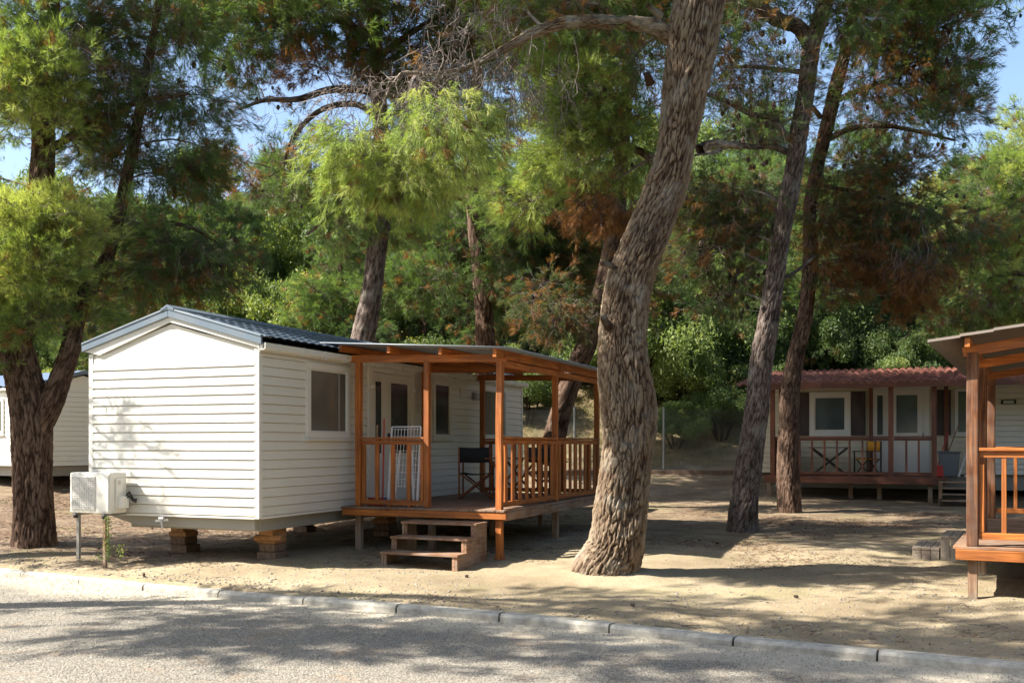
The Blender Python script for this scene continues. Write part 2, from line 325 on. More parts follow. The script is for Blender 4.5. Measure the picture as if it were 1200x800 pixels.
def road_mat():
    m = mat('worn_asphalt', (0.2, 0.19, 0.18), 0.9, 0, 0.3)
    v1 = N(m, 'ShaderNodeTexVoronoi', scale=70.0); L(m, coords(m), v1.inputs[0])
    n1 = N(m, 'ShaderNodeTexNoise', scale=120.0, detail=4.0); L(m, coords(m), n1.inputs[0])
    n2 = N(m, 'ShaderNodeTexNoise', scale=0.9, detail=9.0, rough=0.7); L(m, coords(m), n2.inputs[0])
    st = ramp(m, v1.outputs['Color'], [(0.1, (0.22, 0.2, 0.165)), (0.5, (0.36, 0.33, 0.275)), (0.9, (0.52, 0.48, 0.4))]).outputs[0]
    ed = ramp(m, v1.outputs['Distance'], [(0.25, (1, 1, 1)), (0.6, (0.5, 0.48, 0.45))]).outputs[0]
    o = mix(m, 1.0, st, ed, 'MULTIPLY')
    at = N(m, 'ShaderNodeAttribute', attribute_name='tint')     # distance from the kerb, metres
    f = math_(m, 'ADD', math_(m, 'MULTIPLY', at.outputs['Fac'], -1.0), math_(m, 'MULTIPLY', n2.outputs[0], 2.6))
    sand = math_(m, 'MULTIPLY', math_(m, 'ADD', f, -0.25), 1.6, True)
    sc = ramp(m, n1.outputs[0], [(0.3, (0.4, 0.34, 0.25)), (0.7, (0.62, 0.56, 0.44))]).outputs[0]
    o = mix(m, math_(m, 'MULTIPLY', sand, 0.9), o, sc)
    n4 = N(m, 'ShaderNodeTexNoise', scale=2.2, detail=10.0, rough=0.8); L(m, coords(m, loc=(3, 3, 0)), n4.inputs[0])
    br = ramp(m, n4.outputs[0], [(0.54, (0, 0, 0)), (0.68, (0.75, 0.75, 0.75))]).outputs[0]
    o = mix(m, br, o, (0.33, 0.22, 0.13)); L(m, o, bc(m))
    bump(m, math_(m, 'SUBTRACT', n1.outputs[0], v1.outputs['Distance']), 0.8, 0.01); return m
rx = axis_([(-60, -12, 1.0), (-12, 8, 0.1), (8, 30, 1)]); rv = axis_([(0, 4, 0.1), (4, 9, 0.5)])
RX, RV = np.meshgrid(rx, rv); RYY = kerbY(RX) - 0.0 - RV
RZ = -0.235 + 0.012 * np.clip(RV, 0, 3) / 3 + 0.012 * fbm2(RX, RYY, 1.2, 8)
V = np.stack([RX.ravel(), RYY.ravel(), RZ.ravel()], 1); idx = np.arange(RX.size).reshape(RX.shape)
Fq = np.stack([idx[:-1, :-1].ravel(), idx[:-1, 1:].ravel(), idx[1:, 1:].ravel(), idx[1:, :-1].ravel()], 1)
road = np_mesh('road', V, Fq, [road_mat()], tint=RV.ravel(), smooth=True); tag(road, kind='structure')

kerb = bpy.data.objects.new('kerb', None); C.objects.link(kerb); tag(kerb, kind='structure'); kerb.location = (0.94, 9.85, -0.25)
kr = random.Random(3)
_kx = np.arange(-24, 16, .004); _ks = np.concatenate([[0], np.cumsum(np.hypot(np.diff(_kx), np.diff(kerbY(_kx))))]); _k0 = np.interp(0.94, _kx, _ks)
def kp(d):      # point at arclength d along the kerb from the joint at X = 0.94
    x = float(np.interp(_k0 + d, _ks, _kx)); return Vector((x, float(kerbY(x)), 0))
for i in range(-16, 8):
    a, b = kp(i * 1.25 + 0.011), kp((i + 1) * 1.25 - 0.011)
    t = (b - a).normalized(); n_ = Vector((-t.y, t.x, 0)); a -= kerb.location * 1; b -= kerb.location * 1
    a.z = b.z = 0; dz = kr.uniform(-.008, .008); mb = MB(); j = kr.uniform(-.004, .004)
    top = 0.25 - 0.155 + dz; rows = []
    seg = 14
    for k in range(seg + 1):
        c = a.lerp(b, k / seg); wob = mn.noise(Vector((i * 3.1 + k * .45, 0, 0))) * 0.008
        rows.append([c + n_ * (-0.005 + j + wob), c + n_ * (-0.0 + j + wob) + Vector((0, 0, top - 0.03)), c + n_ * (0.03 + j) + Vector((0, 0, top + wob * .4)), c + n_ * (0.15 + j) + Vector((0, 0, top)), c + n_ * (0.17 + j)])
        for q in (0, 4): rows[-1][q] = rows[-1][q] - Vector((0, 0, 0.1))
    vs = [p for r in rows for p in r]; fs = [(k * 5 + q, k * 5 + q + 1, k * 5 + q + 6, k * 5 + q + 5) for k in range(seg) for q in range(4)] + [(0, 1, 2, 3, 4), tuple(seg * 5 + q for q in (4, 3, 2, 1, 0))]
    mb.add(vs, fs); obj('kerb_stone', mb, KERB, kerb, smooth=False)

# ------------------------------------------------------------ scattered small stuff
def oct_scatter(name, X, Y, Z, size, tint, m, flat=0.6):
    n = len(X); B = np.array([(1, 0, 0), (-.5, .87, 0), (-.5, -.87, 0), (0, 0, 1), (.3, .1, -1.0)]) ; FF = np.array([(0, 1, 3), (1, 2, 3), (2, 0, 3), (1, 0, 4), (2, 1, 4), (0, 2, 4)])
    a = rng.random(n) * 6.28; ca, sa = np.cos(a), np.sin(a); P = B[None] * (1 + 0.35 * rng.standard_normal((n, 5, 3)))
    x = P[..., 0] * ca[:, None] - P[..., 1] * sa[:, None]; y = P[..., 0] * sa[:, None] + P[..., 1] * ca[:, None]
    V = np.stack([X[:, None] + x * size[:, None], Y[:, None] + y * size[:, None], Z[:, None] + P[..., 2] * size[:, None] * flat], -1).reshape(-1, 3)
    F = (FF[None] + 5 * np.arange(n)[:, None, None]).reshape(-1, 3)
    return tag(np_mesh(name, V, F, [m], tint=np.repeat(tint, 5)), kind='stuff')
n = 60000; X = rng.uniform(-8, 5, n); D = rng.random(n) ** 1.1 * 4.2; Yk = kerbY(X) - D - 0.02
oct_scatter('gravel', X, Yk, -0.232 + 0.0 * X + 0.012 * np.clip(D, 0, 3) / 3 + 0.012 * fbm2(X, Yk, 1.2, 8), rng.uniform(.0025, .006, n) * rng.choice([1, 1, 1.6], n), .15 + .6 * rng.random(n), PEBBLE)
n = 30000; X = rng.uniform(-9, 8, n); Yp = kerbY(X) + 0.2 + rng.random(n) ** 1.4 * 9; Zp = gz(X, Yp) + 0.045 * fbm2(X, Yp, 0.9, 3) + 0.018 * fbm2(X, Yp, 6.0, 4)
oct_scatter('pebbles', X, Yp, Zp, rng.uniform(.004, .011, n) * rng.choice([1, 1, 1, 2.4], n), rng.random(n) * .42, PEBBLE, 0.4)
def sticks(name, X, Y, Z, ln, wd, tint, m, lift=0.3):
    n = len(X); a = rng.random(n) * 6.28; e = rng.uniform(-lift, lift, n); dx, dy, dz = np.cos(a) * np.cos(e), np.sin(a) * np.cos(e), np.sin(np.abs(e))
    P = np.stack([X, Y, Z], 1); D = np.stack([dx, dy, dz], 1) * ln[:, None]; S = np.stack([-dy, dx, 0 * dx + .3], 1) * wd[:, None]
    V = np.stack([P - S, P + S, P + D], 1).reshape(-1, 3); return tag(np_mesh(name, V, np.arange(3 * n).reshape(-1, 3), [m], tint=np.repeat(tint, 3)), kind='stuff')
n = 260000; X = rng.uniform(-13, 14, n); Yp = kerbY(X) + 0.2 + rng.random(n) ** .8 * 17
keep = (fbm2(X, Yp, 0.55, 21) + 0.30 * np.clip((Yp - 15) / 5, 0, 1) + 0.35 * ((X < -3.5) & (Yp > 13.8)) - 0.16 + .25 * fbm2(X, Yp, 2.6, 22)) > rng.random(n) * 0.7 - .02; X, Yp = X[keep], Yp[keep]; n = len(X)
Zp = gz(X, Yp) + 0.045 * fbm2(X, Yp, 0.9, 3) + 0.018 * fbm2(X, Yp, 6.0, 4) + .003
sticks('pine_litter', X, Yp, Zp, rng.uniform(.05, .14, n), rng.uniform(.004, .009, n), rng.random(n), LITTER)
# dry grass on the slope behind the fence
n = 170000; X = rng.uniform(-14, 26, n); Yp = rng.uniform(31.6, 46, n); keep = fbm2(X, Yp, 0.7, 31) > -0.25 + .3 * rng.random(n); X, Yp = X[keep], Yp[keep]; n = len(X)
sticks('dry_grass', X, Yp, gz(X, Yp), rng.uniform(.12, .4, n), rng.uniform(.006, .014, n), np.clip(fbm2(X, Yp, 0.4, 33) + .55 + .2 * rng.standard_normal(n), 0, 1), GRASS, 1.5)

# ------------------------------------------------------------ cabins
TH = -0.383; F1 = (-3.41, 13.65, TH)
def siding(mb, p0, p1, z0, z1, pitch, d=0.017, th=0.02, gap=False):
    """lap boards between plan points p0 and p1 (the outward side is right of p0->p1)"""
    p0, p1 = Vector((*p0, 0)), Vector((*p1, 0)); t = (p1 - p0).normalized(); n = Vector((t.y, -t.x, 0)); z = z0; V = []; Fc = []
    while z < z1 - 1e-4:
        zt = min(z + pitch, z1)
        for (o_, zz) in (((-th * .5, z), (-th * .5, z + .006), (d, z + .012), (d, z + .02), (d * .62, min(z + pitch * .8, zt)), (d * .5, zt)) if gap else ((-th * .8, z), (-th * .8, z + .009), (d * 1.1, z + .011), (d * .85, z + pitch * .3), (d * .4, min(z + pitch * .8, zt)), (0.002, zt))):
            for p in (p0, p1): V.append(p + n * o_ + Vector((0, 0, zz)))
        b = len(V) - 12; Fc += [(b + 2 * k, b + 2 * k + 1, b + 2 * k + 3, b + 2 * k + 2) for k in range(5)]
        z = zt
    mb.add(V, Fc)
def window_on(parent, o_, ax, a0, a1, z0, z1, out, glass, fw=0.075, bars=0, name='window', sill=True, sg=1):
    """window in a wall plane. ax 'y': wall at x=o_, opening along y; ax 'x': wall at y=o_, along x. sg: outward sign"""
    def B(mb, u0, u1, d0, d1, zz0, zz1):
        d0, d1 = sorted((o_ + sg * d0, o_ + sg * d1))
        if ax == 'y': mb.box(d0, d1, u0, u1, zz0, zz1)
        else: mb.box(u0, u1, d0, d1, zz0, zz1)
    g = MB(); B(g, a0 + fw, a1 - fw, -0.02, 0.022, z0 + fw, z1 - fw); go = obj(name, g, glass, parent)
    f = MB(); B(f, a0, a1, -.02, out, z0, z0 + fw); B(f, a0, a1, -.02, out, z1 - fw, z1); B(f, a0, a0 + fw, -.02, out - .002, z0 + fw, z1 - fw); B(f, a1 - fw, a1, -.02, out - .002, z0 + fw, z1 - fw)
    i = 0.022; B(f, a0 + fw, a1 - fw, -.02, out - .018, z0 + fw, z0 + fw + i); B(f, a0 + fw, a1 - fw, -.02, out - .018, z1 - fw - i, z1 - fw)
    B(f, a0 + fw, a0 + fw + i, -.02, out - .02, z0 + fw + i, z1 - fw - i); B(f, a1 - fw - i, a1 - fw, -.02, out - .02, z0 + fw + i, z1 - fw - i)
    for k in range(bars):
        u = a0 + (a1 - a0) * (k + 1) / (bars + 1); B(f, u - .02, u + .02, -.02, out - .015, z0 + fw + i, z1 - fw - i)
    obj('frame', f, PVC, go, bevel=.004)
    if sill: s = MB(); B(s, a0 - .03, a1 + .03, -.02, out + .025, z0 - .03, z0 - .002); obj('sill', s, PVC, go, bevel=.004)
    return go
def tile_roof(mb, xa, za, xb, zb, y0, y1, step=0.33, wave=0.2, amp=0.022, drop=0.018, res=6, along='y'):
    """tiled pitch falling from (xa,za) to (xb,zb); rolls run down the slope"""
    n = max(1, round(abs(xb - xa) / step)); ny_ = int((y1 - y0) / wave * res); V = []
    for k in range(n):
        for e in (0, 1):
            t = (k + e) / n; x = xa + (xb - xa) * t; z = za + (zb - za) * t + (drop if e else 0)
            for j in range(ny_ + 1):
                y = y0 + (y1 - y0) * j / ny_; ph = (y / wave) % 1; h = amp * (abs(math.sin(pi * ph)) ** .8); V.append((x, y, z + h) if along == 'y' else (y, x, z + h))
    R = 2 * n; m1 = ny_ + 1; mb.add(V, [(r * m1 + j, r * m1 + j + 1, (r + 1) * m1 + j + 1, (r + 1) * m1 + j) for r in range(R - 1) for j in range(ny_)])

# --- front cabin
W1, L1, ZB, ZE = 2.92, 9.7, 0.605, 2.94; APX = 3.34
cab = thing('mobile_home', 'white clapboard mobile home with slate blue roof trim, its gable end to the road', 'mobile home', F1, (-W1 / 2, L1 / 2, 0.0))
s1 = MB(); siding(s1, (-W1 + .04, 0), (-.04, 0), ZB + .01, 2.77, 0.127, .03, gap=True)
s1.add([(-W1, 0.0, ZB), (0, 0.0, ZB), (0, 0, 2.86), (-W1 / 2, 0, APX - .06), (-W1, 0, 2.86)], [(0, 1, 2, 3, 4)])
s1.prism([(-W1 + .05, 2.775), (-.05, 2.775), (-.05, 2.83), (-W1 / 2, APX - .14), (-W1 + .05, 2.83)], 1, -.014, -.001)
siding(s1, (0, .04), (0, L1 - .04), ZB + .01, ZE - .1, 0.127)
s1.box(-W1 + .01, -.01, .01, L1, ZB + .002, ZE)
s1.prism([(-W1 + .01, ZE), (-.01, ZE), (-W1 / 2, APX - .1)], 1, .01, L1)
obj('wall', s1, SID, cab)
for x0, x1, y0, y1 in ((-.055, .024, -.024, .055), (-W1 - .024, -W1 + .055, -.024, .055), (-.055, .024, L1 - .055, L1 + .024)):
    tr = MB(); tr.box(x0, x1, y0, y1, ZB - .015, 2.9); obj('corner_trim', tr, PVC, cab, bevel=.004)
bt = MB(); bt.box(-W1 + .056, -.056, -.022, 0, ZB - .02, ZB + .012); bt.box(0, .022, .056, L1 - .056, ZB - .02, ZB + .012); obj('base_trim', bt, PVC, cab, bevel=.003)
# gable inner trim and slate verge boards
for sgn, x0, x1 in ((-1, -W1 - .1, -W1 / 2), (1, .1, -W1 / 2)):
    vb = MB(); za, zb2 = 2.93, APX + .03
    vb.prism([(x0, za), (x1, zb2), (x1, zb2 + .115), (x0, za + .115)], 1, -.085, -.05); vb.prism([(x0, za + .1), (x1, zb2 + .1), (x1, zb2 + .13), (x0, za + .13)], 1, -.095, .16)
    obj('verge_board', vb, SLATE, cab, bevel=.006)
    it = MB(); it.prism([(x0 * .9 - (.1 if sgn < 0 else -.1) * 0, za - .05), (x1, zb2 - .07), (x1, zb2 + .01), (x0, za + .01)], 1, -.05, -.016); obj('gable_trim', it, PVC, cab)
cp = MB(); cp.prism([(-W1 / 2 - .11, APX + .11), (-W1 / 2, APX + .165), (-W1 / 2 + .11, APX + .11), (-W1 / 2 + .11, APX + .145), (-W1 / 2, APX + .2), (-W1 / 2 - .11, APX + .145)], 1, -.1, L1 + .1); obj('ridge_cap', cp, SLATE, cab)
for xb in (.14, -W1 - .14):
    rf = MB(); tile_roof(rf, -W1 / 2, APX + .125, xb, 3.02, -.04, L1 + .08); ro = obj('roof', rf, TILE1, cab, smooth=False, solid=.012)
gt = MB(); pts = [(.03, 2.96), (.03, 2.885), (.06, 2.86), (.125, 2.86), (.15, 2.885), (.15, 2.955), (.138, 2.955), (.138, 2.89), (.12, 2.872), (.065, 2.872), (.042, 2.89), (.042, 2.96)]
gt.prism(pts, 1, -.06, L1 + .05); gut = obj('gutter', gt, PVC, cab)
for k in range(17):
    b = MB(); y = .25 + k * .58; b.box(.024, .158, y, y + .03, 2.845, 2.86); b.box(.151, .16, y, y + .03, 2.86, 2.96); obj('bracket', b, PVC, gut)
fs = MB(); fs.box(.024, .034, -.02, L1, 2.84, 2.97); obj('fascia', fs, PVC, cab)
window_on(cab, 0, 'y', 1.11, 2.30, 1.68, 2.79, .045, GLASS, .095)
sm = MB(); sm.box(.022, .034, 1.98, 2.0, 1.8, 2.67); obj('sash', sm, GREY, bpy.data.objects['window']); window_on(cab, 0, 'y', 5.22, 5.98, 1.68, 2.79, .045, GLASSD, .08)
window_on(cab, 0, 'y', 7.45, 8.75, 1.68, 2.79, .045, GLASSD, .09)
# double door
dr = MB(); dr.box(0, .03, 3.0, 3.45, .67, 2.76); dr.box(0, .03, 3.46, 4.34, .67, 2.76); do = obj('door', dr, PVC, cab, bevel=.004)
df = MB(); df.box(0, .05, 2.86, 2.985, .65, 2.84); df.box(0, .05, 4.355, 4.45, .65, 2.84); df.box(0, .049, 2.985, 4.355, 2.775, 2.84); obj('door_frame', df, PVC, do, bevel=.005)
for a, b in ((3.1, 3.28), (3.62, 4.2)): gm = MB(); gm.box(.02, .036, a, b, 1.45, 2.62); obj('pane', gm, GLASSD, do)
hd = MB(); hd.box(.03, .06, 3.50, 3.54, 1.6, 1.78); hd.box(.05, .07, 3.48, 3.6, 1.68, 1.7); obj('handle', hd, BLK, do)
for y, z in ((4.38, 2.5), (2.93, 2.5)): hb = MB(); hb.box(.05, .1, y, y + .05, z, z + .05); obj('hinge', hb, PVC, do)
lv = MB(); lv.box(.01, .045, 6.38, 6.62, 2.5, 2.68)
for k in range(4): lv.box(.045, .055, 6.4, 6.6, 2.52 + k * .04, 2.54 + k * .04)
obj('vent', lv, PVC, cab, bevel=.003)
lp = MB(); lp.box(.01, .06, 6.98, 7.26, 2.48, 2.62); lo = obj('wall_lamp', lp, STEEL, cab, bevel=.01); l2 = MB(); l2.box(.06, .1, 7.0, 7.24, 2.49, 2.61); obj('lamp_cover', l2, LAMPG, lo, bevel=.015)
ch = MB(); ch.box(-W1 + .55, -.12, .2, L1 - .3, .40, ZB - .022); ch.prism([(-W1 + .75, .44), (-W1 + .2, ZB - .022), (-.12, ZB - .022), (-.12, .42)], 1, .08, .2); obj('chassis', ch, GREY, cab, bevel=.01)
tw = MB(); tw.bar((-1.72, -.02, .52), (-1.5, -.02, .54), .03, .03); tw.cyl((-1.6, -.05, .55), (-1.58, -.05, .42), .014); tw.cyl((-1.62, -.07, .56), (-1.54, -.07, .56), .022); obj('tow_hook', tw, ALU, cab)

def support(o_, lab, seed):
    r = random.Random(seed); t = thing('support_pile', lab, 'support', F1, o_, 'piles of blocks holding up the white mobile home'); x, y, z = o_
    b = MB()
    def slab(hw, hd, z0, z1): b.box(x - hw + r.uniform(-.02, .02), x + hw + r.uniform(-.02, .02), y - hd, y + hd, z0, z1)
    slab(.15, .16, z - .05, z + .1); slab(.14, .15, z + .103, z + .22); obj('stone_block', b, BRICK, t, bevel=.015)
    c = MB(); c.box(x - .17, x + .15, y - .16, y + .13, z + .223, z + .3); c.box(x - .1, x + .13, y - .2, y + .16, z + .303, .398); obj('timber_wedge', c, TIMB, t, bevel=.012)
    if seed == 1: d = MB(); d.cyl((x - .15, y - .22, z + .3), (x + .25, y - .14, z + .31), .045, n=8); obj('timber_offcut', d, TIMB, t, bevel=.006)
support((-.39, .87, -.04), 'sunlit block and timber pile under the near corner of the white mobile home', 1)
support((-2.12, 1.06, -.02), 'dark block pile under the gable of the white mobile home, beside the air conditioner', 2)
for k, (x, y) in enumerate(((-.4, 4.2), (-2.2, 4.4), (-.4, 7.6), (-2.2, 7.6))): support((x, y, 0), 'shaded block pile deep underneath the white mobile home', 5 + k)

# air conditioner
ac = thing('air_conditioner', 'cream outdoor air conditioner unit mounted on the white gable wall', 'air conditioner', F1, (-2.53, -.26, -.05))
b = MB(); b.box(-2.9, -2.17, -.42, -.1, .63, 1.2); body = obj('casing', b, ACW, ac, bevel=.018)
gf = MB(); gf.box(-2.86, -2.43, -.432, -.42, .67, 1.15); obj('grille_panel', gf, ACW, ac, bevel=.01)
gg = MB()
for k in range(15): z = .69 + k * .031; gg.box(-2.85, -2.44, -.44, -.433, z, z + .012)
for k in range(13): x = -2.85 + k * .033; gg.box(x, x + .008, -.437, -.4335, .685, 1.14)
obj('grille', gg, ACG, ac)
fr = MB(); fr.box(-2.40, -2.19, -.426, -.42, .66, 1.17); fr.box(-2.22, -2.19, -.432, -.426, .66, 1.17); obj('front_panel', fr, ACW, ac, bevel=.006)
vc = MB(); vc.box(-2.17, -2.14, -.33, -.2, .7, 1.12); vc.box(-2.16, -2.07, -.3, -.16, .7, .87); obj('valve_cover', vc, ACW, ac, bevel=.012)
lab_ = MB(); lab_.box(-2.1395, -2.137, -.3, -.25, 1.03, 1.09); obj('rating_plate', lab_, ACG, ac)
for i in range(2):
    ps = [(-2.1, -.2, .83), (-2.04, -.19, .87 + i * .03), (-2.03, -.13, .8), (-2.06, -.05, .78), (-2.08, .02, .8)]; p = MB()
    for a, c in zip(ps, ps[1:]): p.cyl((a[0], a[1], a[2] + .03 * i), (c[0], c[1], c[2] + .03 * i), .012, n=6)
    obj('pipe', p, CHAR, ac)
for x, z0, m_ in ((-2.8, .33, GREY), (-2.32, .02, WEA)):
    q = MB(); q.box(x, x + .045, -.4, -.36, z0 - (.35 if z0 > .3 else .2), .6); obj('leg', q, m_, ac)
for x in (-2.82, -2.3): q = MB(); q.box(x, x + .05, -.45, -.015, .6, .628); obj('bracket', q, STEEL, ac); q = MB(); q.cyl((x + .025, -.42, .56), (x + .025, -.42, .6), .03); obj('rubber_foot', q, BLK, ac)

# ------------------------------------------------------------ porch of the front cabin
def rail(parent, p, q, z0, z1, nb, ax, wx, wz, bw=.045, cap=.11, skip=()):
    """a railing bay between plan points p,q"""
    p, q = Vector((*p, 0)), Vector((*q, 0)); d = (q - p).normalized(); ln = (q - p).length; up = Vector((0, 0, 1))
    m = MB(); m.bar(p + up * z1, q + up * z1, cap, .035); obj('top_rail', m, wx, parent, bevel=.005)
    m = MB(); m.bar(p + up * (z1 - .06), q + up * (z1 - .06), .04, .07); obj('upper_rail', m, wx, parent, bevel=.004)
    m = MB(); m.bar(p + up * z0, q + up * z0, .045, .075); obj('bottom_rail', m, wx, parent, bevel=.004)
    for k in range(nb):
        c = p + d * (ln * (k + .5) / nb if ax != 'e' else ln * (k + 1) / (nb + 1)); m = MB(); m.bar(c + up * (z0 + .037), c + up * (z1 - .096), .028, bw, up=d); obj('baluster', m, wz, parent, bevel=.005)
def post(mb, x, y, z0, z1, w_=.09, seed=0, curve=0.0):
    n = 12; V = []
    for k in range(n + 1):
        z = z0 + (z1 - z0) * k / n; dx = curve * mn.noise(Vector((seed, z * .9, 0))); dy = curve * mn.noise(Vector((seed, z * .9, 5))); h = w_ / 2
        V += [(x + dx + a * h, y + dy + b_ * h, z) for a, b_ in ((-1, -1), (1, -1), (1, 1), (-1, 1))]
    mb.add(V, [(4 * k + i, 4 * k + (i + 1) % 4, 4 * k + 4 + (i + 1) % 4, 4 * k + 4 + i) for k in range(n) for i in range(4)] + [(0, 1, 2, 3), (4 * n, 4 * n + 1, 4 * n + 2, 4 * n + 3)])
ZD = .646; T0, T1, T2 = 2.2, 4.6, 6.95; SX = 2.6
po = thing('porch', 'orange timber porch with corrugated canopy on the side of the white mobile home', 'porch', F1, (1.4, 4.6, -.05))
nb = 19; wd = 2.75 / nb
for k in range(nb):
    x = -.02 + k * wd + .0; x = x + .02 if k == 0 else x
    m = MB(); dz = random.uniform(-.002, .002); m.box(x + .004, x + wd - .004, 2.06, 7.12, ZD - .028 + dz, ZD + dz); obj('deck_board', m, DKY, po, bevel=.003)
m = MB(); m.box(.03, 2.745, 2.075, 2.115, ZD - .135, ZD - .033); obj('front_beam', m, WX, po, bevel=.006)
m = MB(); m.box(2.69, 2.73, 2.12, 7.1, ZD - .155, ZD - .033); obj('side_beam', m, DKY, po, bevel=.006)
m = MB(); m.box(.05, 2.68, 7.06, 7.1, ZD - .14, ZD - .033); obj('rear_beam', m, DKX, po)
for y in (3.2, 4.6, 5.8): m = MB(); m.box(.05, 2.68, y, y + .06, ZD - .16, ZD - .033); obj('joist', m, DKX, po)
m = MB(); post(m, SX, T0, -.12, 2.86, .095, 1, .018); m.box(SX - .058, SX + .058, T0 - .058, T0 + .058, -.12, .0); obj('post', m, WZ, po, bevel=.008)
for x, y in ((.25, T0), (SX, T1), (SX, T2)):
    m = MB(); post(m, x, y, ZD + .002, 2.86, .09, x + y, .006); obj('post', m, WZ, po, bevel=.007)
    m = MB(); m.box(x - .05, x + .05, y - .03, y + .06, -.12, ZD - .036 if x > 1 else ZD - .137); obj('leg', m, WEA, po, bevel=.006)
m = MB(); post(m, 1.425, T0, ZD + .002, 2.86, .085, 7, .006); obj('post', m, WZ, po, bevel=.007)
for x, y in ((.25, T2), (.16, T1)): m = MB(); post(m, x, y, ZD + .002, 2.9, .09, x + y, .006); obj('post', m, WZ, po, bevel=.007)
for x, y in ((1.45, T0 + .06), (1.45, T1), (1.45, T2)): m = MB(); m.box(x - .045, x + .045, y, y + .09, -.1, ZD - .165 if y > 3 else ZD - .036); obj('leg', m, WEA, po, bevel=.005)
rail(po, (.295, T0 + .01), (1.383, T0 + .01), ZD + .07, 1.685, 3, 'e', WX, WZ, .07)
m = MB(); m.box(.31, .365, T0 - .01, T0 + .03, ZD + .108, 1.588); obj('baluster', m, WZ, po, bevel=.005)
m = MB(); m.box(1.31, 1.365, T0 - .01, T0 + .03, ZD + .108, 1.588); obj('baluster', m, WZ, po, bevel=.005)
for x in (.75, 1.1): m = MB(); m.box(x, x + .05, T0 - .01, T0 + .04, ZD + .001, ZD + .032); obj('rail_foot', m, WX, po)
rail(po, (SX + .01, T0 + .05), (SX + .01, T1 - .045), ZD + .07, 1.69, 8, 'b', WY, WZ, .1)
rail(po, (SX + .01, T1 + .045), (SX + .01, T2 - .045), ZD + .07, 1.69, 8, 'b', WY, WZ, .1)
rail(po, (SX - .05, T2), (.3, T2), ZD + .07, 1.69, 9, 'b', WX, WZ, .07)
# canopy
def zc(x): return 3.135 - (x + .15) * .058
for y in (T0, T1, T2):
    m = MB(); m.bar((.1, y - .02 if y == T0 else y, 2.91), (2.72, y - .02 if y == T0 else y, 2.84), .05, .11); obj('cross_beam', m, WX, po, bevel=.006)
for x in (.12, .95, 1.8, 2.66):
    m = MB(); m.bar((x, 1.86, zc(x) - .075), (x, 7.3, zc(x) - .075), .055 if x < 2.6 else .06, .10 if x < 2.6 else .13); obj('rafter', m, WY, po, bevel=.006)
m = MB(); m.bar((2.62, T0 + .05, 2.77), (2.62, T2 - .05, 2.77), .05, .09); obj('side_plate', m, WY, po, bevel=.006)
def corr(mb, x0, x1, y0, y1, zf, wave=.09, amp=.012, along='y', res=6):
    n = int((y1 - y0) / wave * res); V = []
    for x in (x0, (x0 + x1) / 2, x1):
        for j in range(n + 1): y = y0 + (y1 - y0) * j / n; V.append((x, y, zf(x) + amp * math.sin(2 * pi * y / wave)))
    m1 = n + 1; mb.add(V, [(r * m1 + j, r * m1 + j + 1, (r + 1) * m1 + j + 1, (r + 1) * m1 + j) for r in range(2) for j in range(n)])
m = MB(); corr(m, -.2, 2.9, 1.8, 7.4, lambda x: zc(x) + .0); obj('canopy_sheet', m, ZINC, po, smooth=True, solid=.01)

# steps
st = thing('wooden_steps', 'three-tread brown wooden steps up to the orange porch beside the white mobile home', 'steps', F1, (1.85, 1.6, -.12))
xs0, xs1 = 1.28, 2.46; tz = (.10, .29, .48); ty = ((1.03, 1.36), (1.33, 1.68), (1.65, 2.06))
for z, (a, b2) in zip(tz, ty):
    m = MB(); m.box(xs0 - .01, xs1 + .01, a, (a + b2) / 2 - .003, z - .032, z); m.box(xs0 - .01, xs1 + .01, (a + b2) / 2 + .003, b2 - .003, z - .032, z); obj('tread', m, DKX, st, bevel=.005)
for x in (xs0, xs1 - .045):
    for i, (z, (a, b2)) in enumerate(zip(tz, ty)):
        zt = z - .034; y0 = a + .02; y1 = (ty[i + 1][0] + .02 if i < 2 else 2.06)
        m = MB(); y = y0
        while y < y1 - .02: ye = min(y + .115, y1); m.box(x, x + .04, y + .002, ye - .002, -.17, zt); y = ye
        obj('side_board', m, WEA if x < 2 else DKY, st, bevel=.003)
for i, (z, (a, b2)) in enumerate(zip(tz, ty)):
    m = MB(); m.box(xs1 - .085, xs1 - .046, a + .022, a + .06, -.17 if i == 0 else tz[i - 1] + .002, z - .034); obj('riser_post', m, DKX, st, bevel=.003)
    m = MB(); m.box(xs0 + .046, xs0 + .085, a + .022, a + .06, -.17 if i == 0 else tz[i - 1] + .002, z - .034); obj('riser_post', m, DKX, st, bevel=.003)

# items on the porch
def add_rack(F, o_, lab, rz=0, lean=.12, name='drying_rack'):
    t = thing(name, lab, 'drying rack', F, o_, rz=rz); ORG[t.name] = (0, 0, 0)
    def P(u, h, d=0): return (u, d + lean * h, h)
    m = MB()
    for u in (0, .5): m.bar(P(u, .02), P(u, 1.22), .02, .025)
    for h in (.05, 1.22): m.bar(P(0, h), P(.5, h), .02, .02)
    obj('frame', m, WHITEP, t, bevel=.005)
    for k in range(8): m = MB(); u = .055 + k * .056; m.bar(P(u, .3), P(u, 1.2), .007, .007); obj('bar', m, WHITEP, t)
    for k in range(9): m = MB(); h = .3 + k * .11; m.bar(P(.01, h), P(.49, h), .007, .007); obj('bar', m, WHITEP, t)
    for u, s in ((.08, .2), (.42, -.12)):
        m = MB(); m.bar((u, .06, .02), (u + s * .4, .11, .85), .03, .022); obj('leg', m, WHITEP, t, bevel=.004)
    m = MB(); m.bar((.05, .05, .05), (.45, .05, .05), .05, .025); m.bar((.0, .03, .0), (.0, .1, .82), .03, .03); m.bar((.5, .03, .0), (.5, .1, .82), .03, .03); obj('folding_wing', m, WHITEP, t, bevel=.004)
    return t
add_rack(F1, (.63, T0 + .22, ZD), 'white wire clothes drying rack folded behind the front railing of the orange porch')
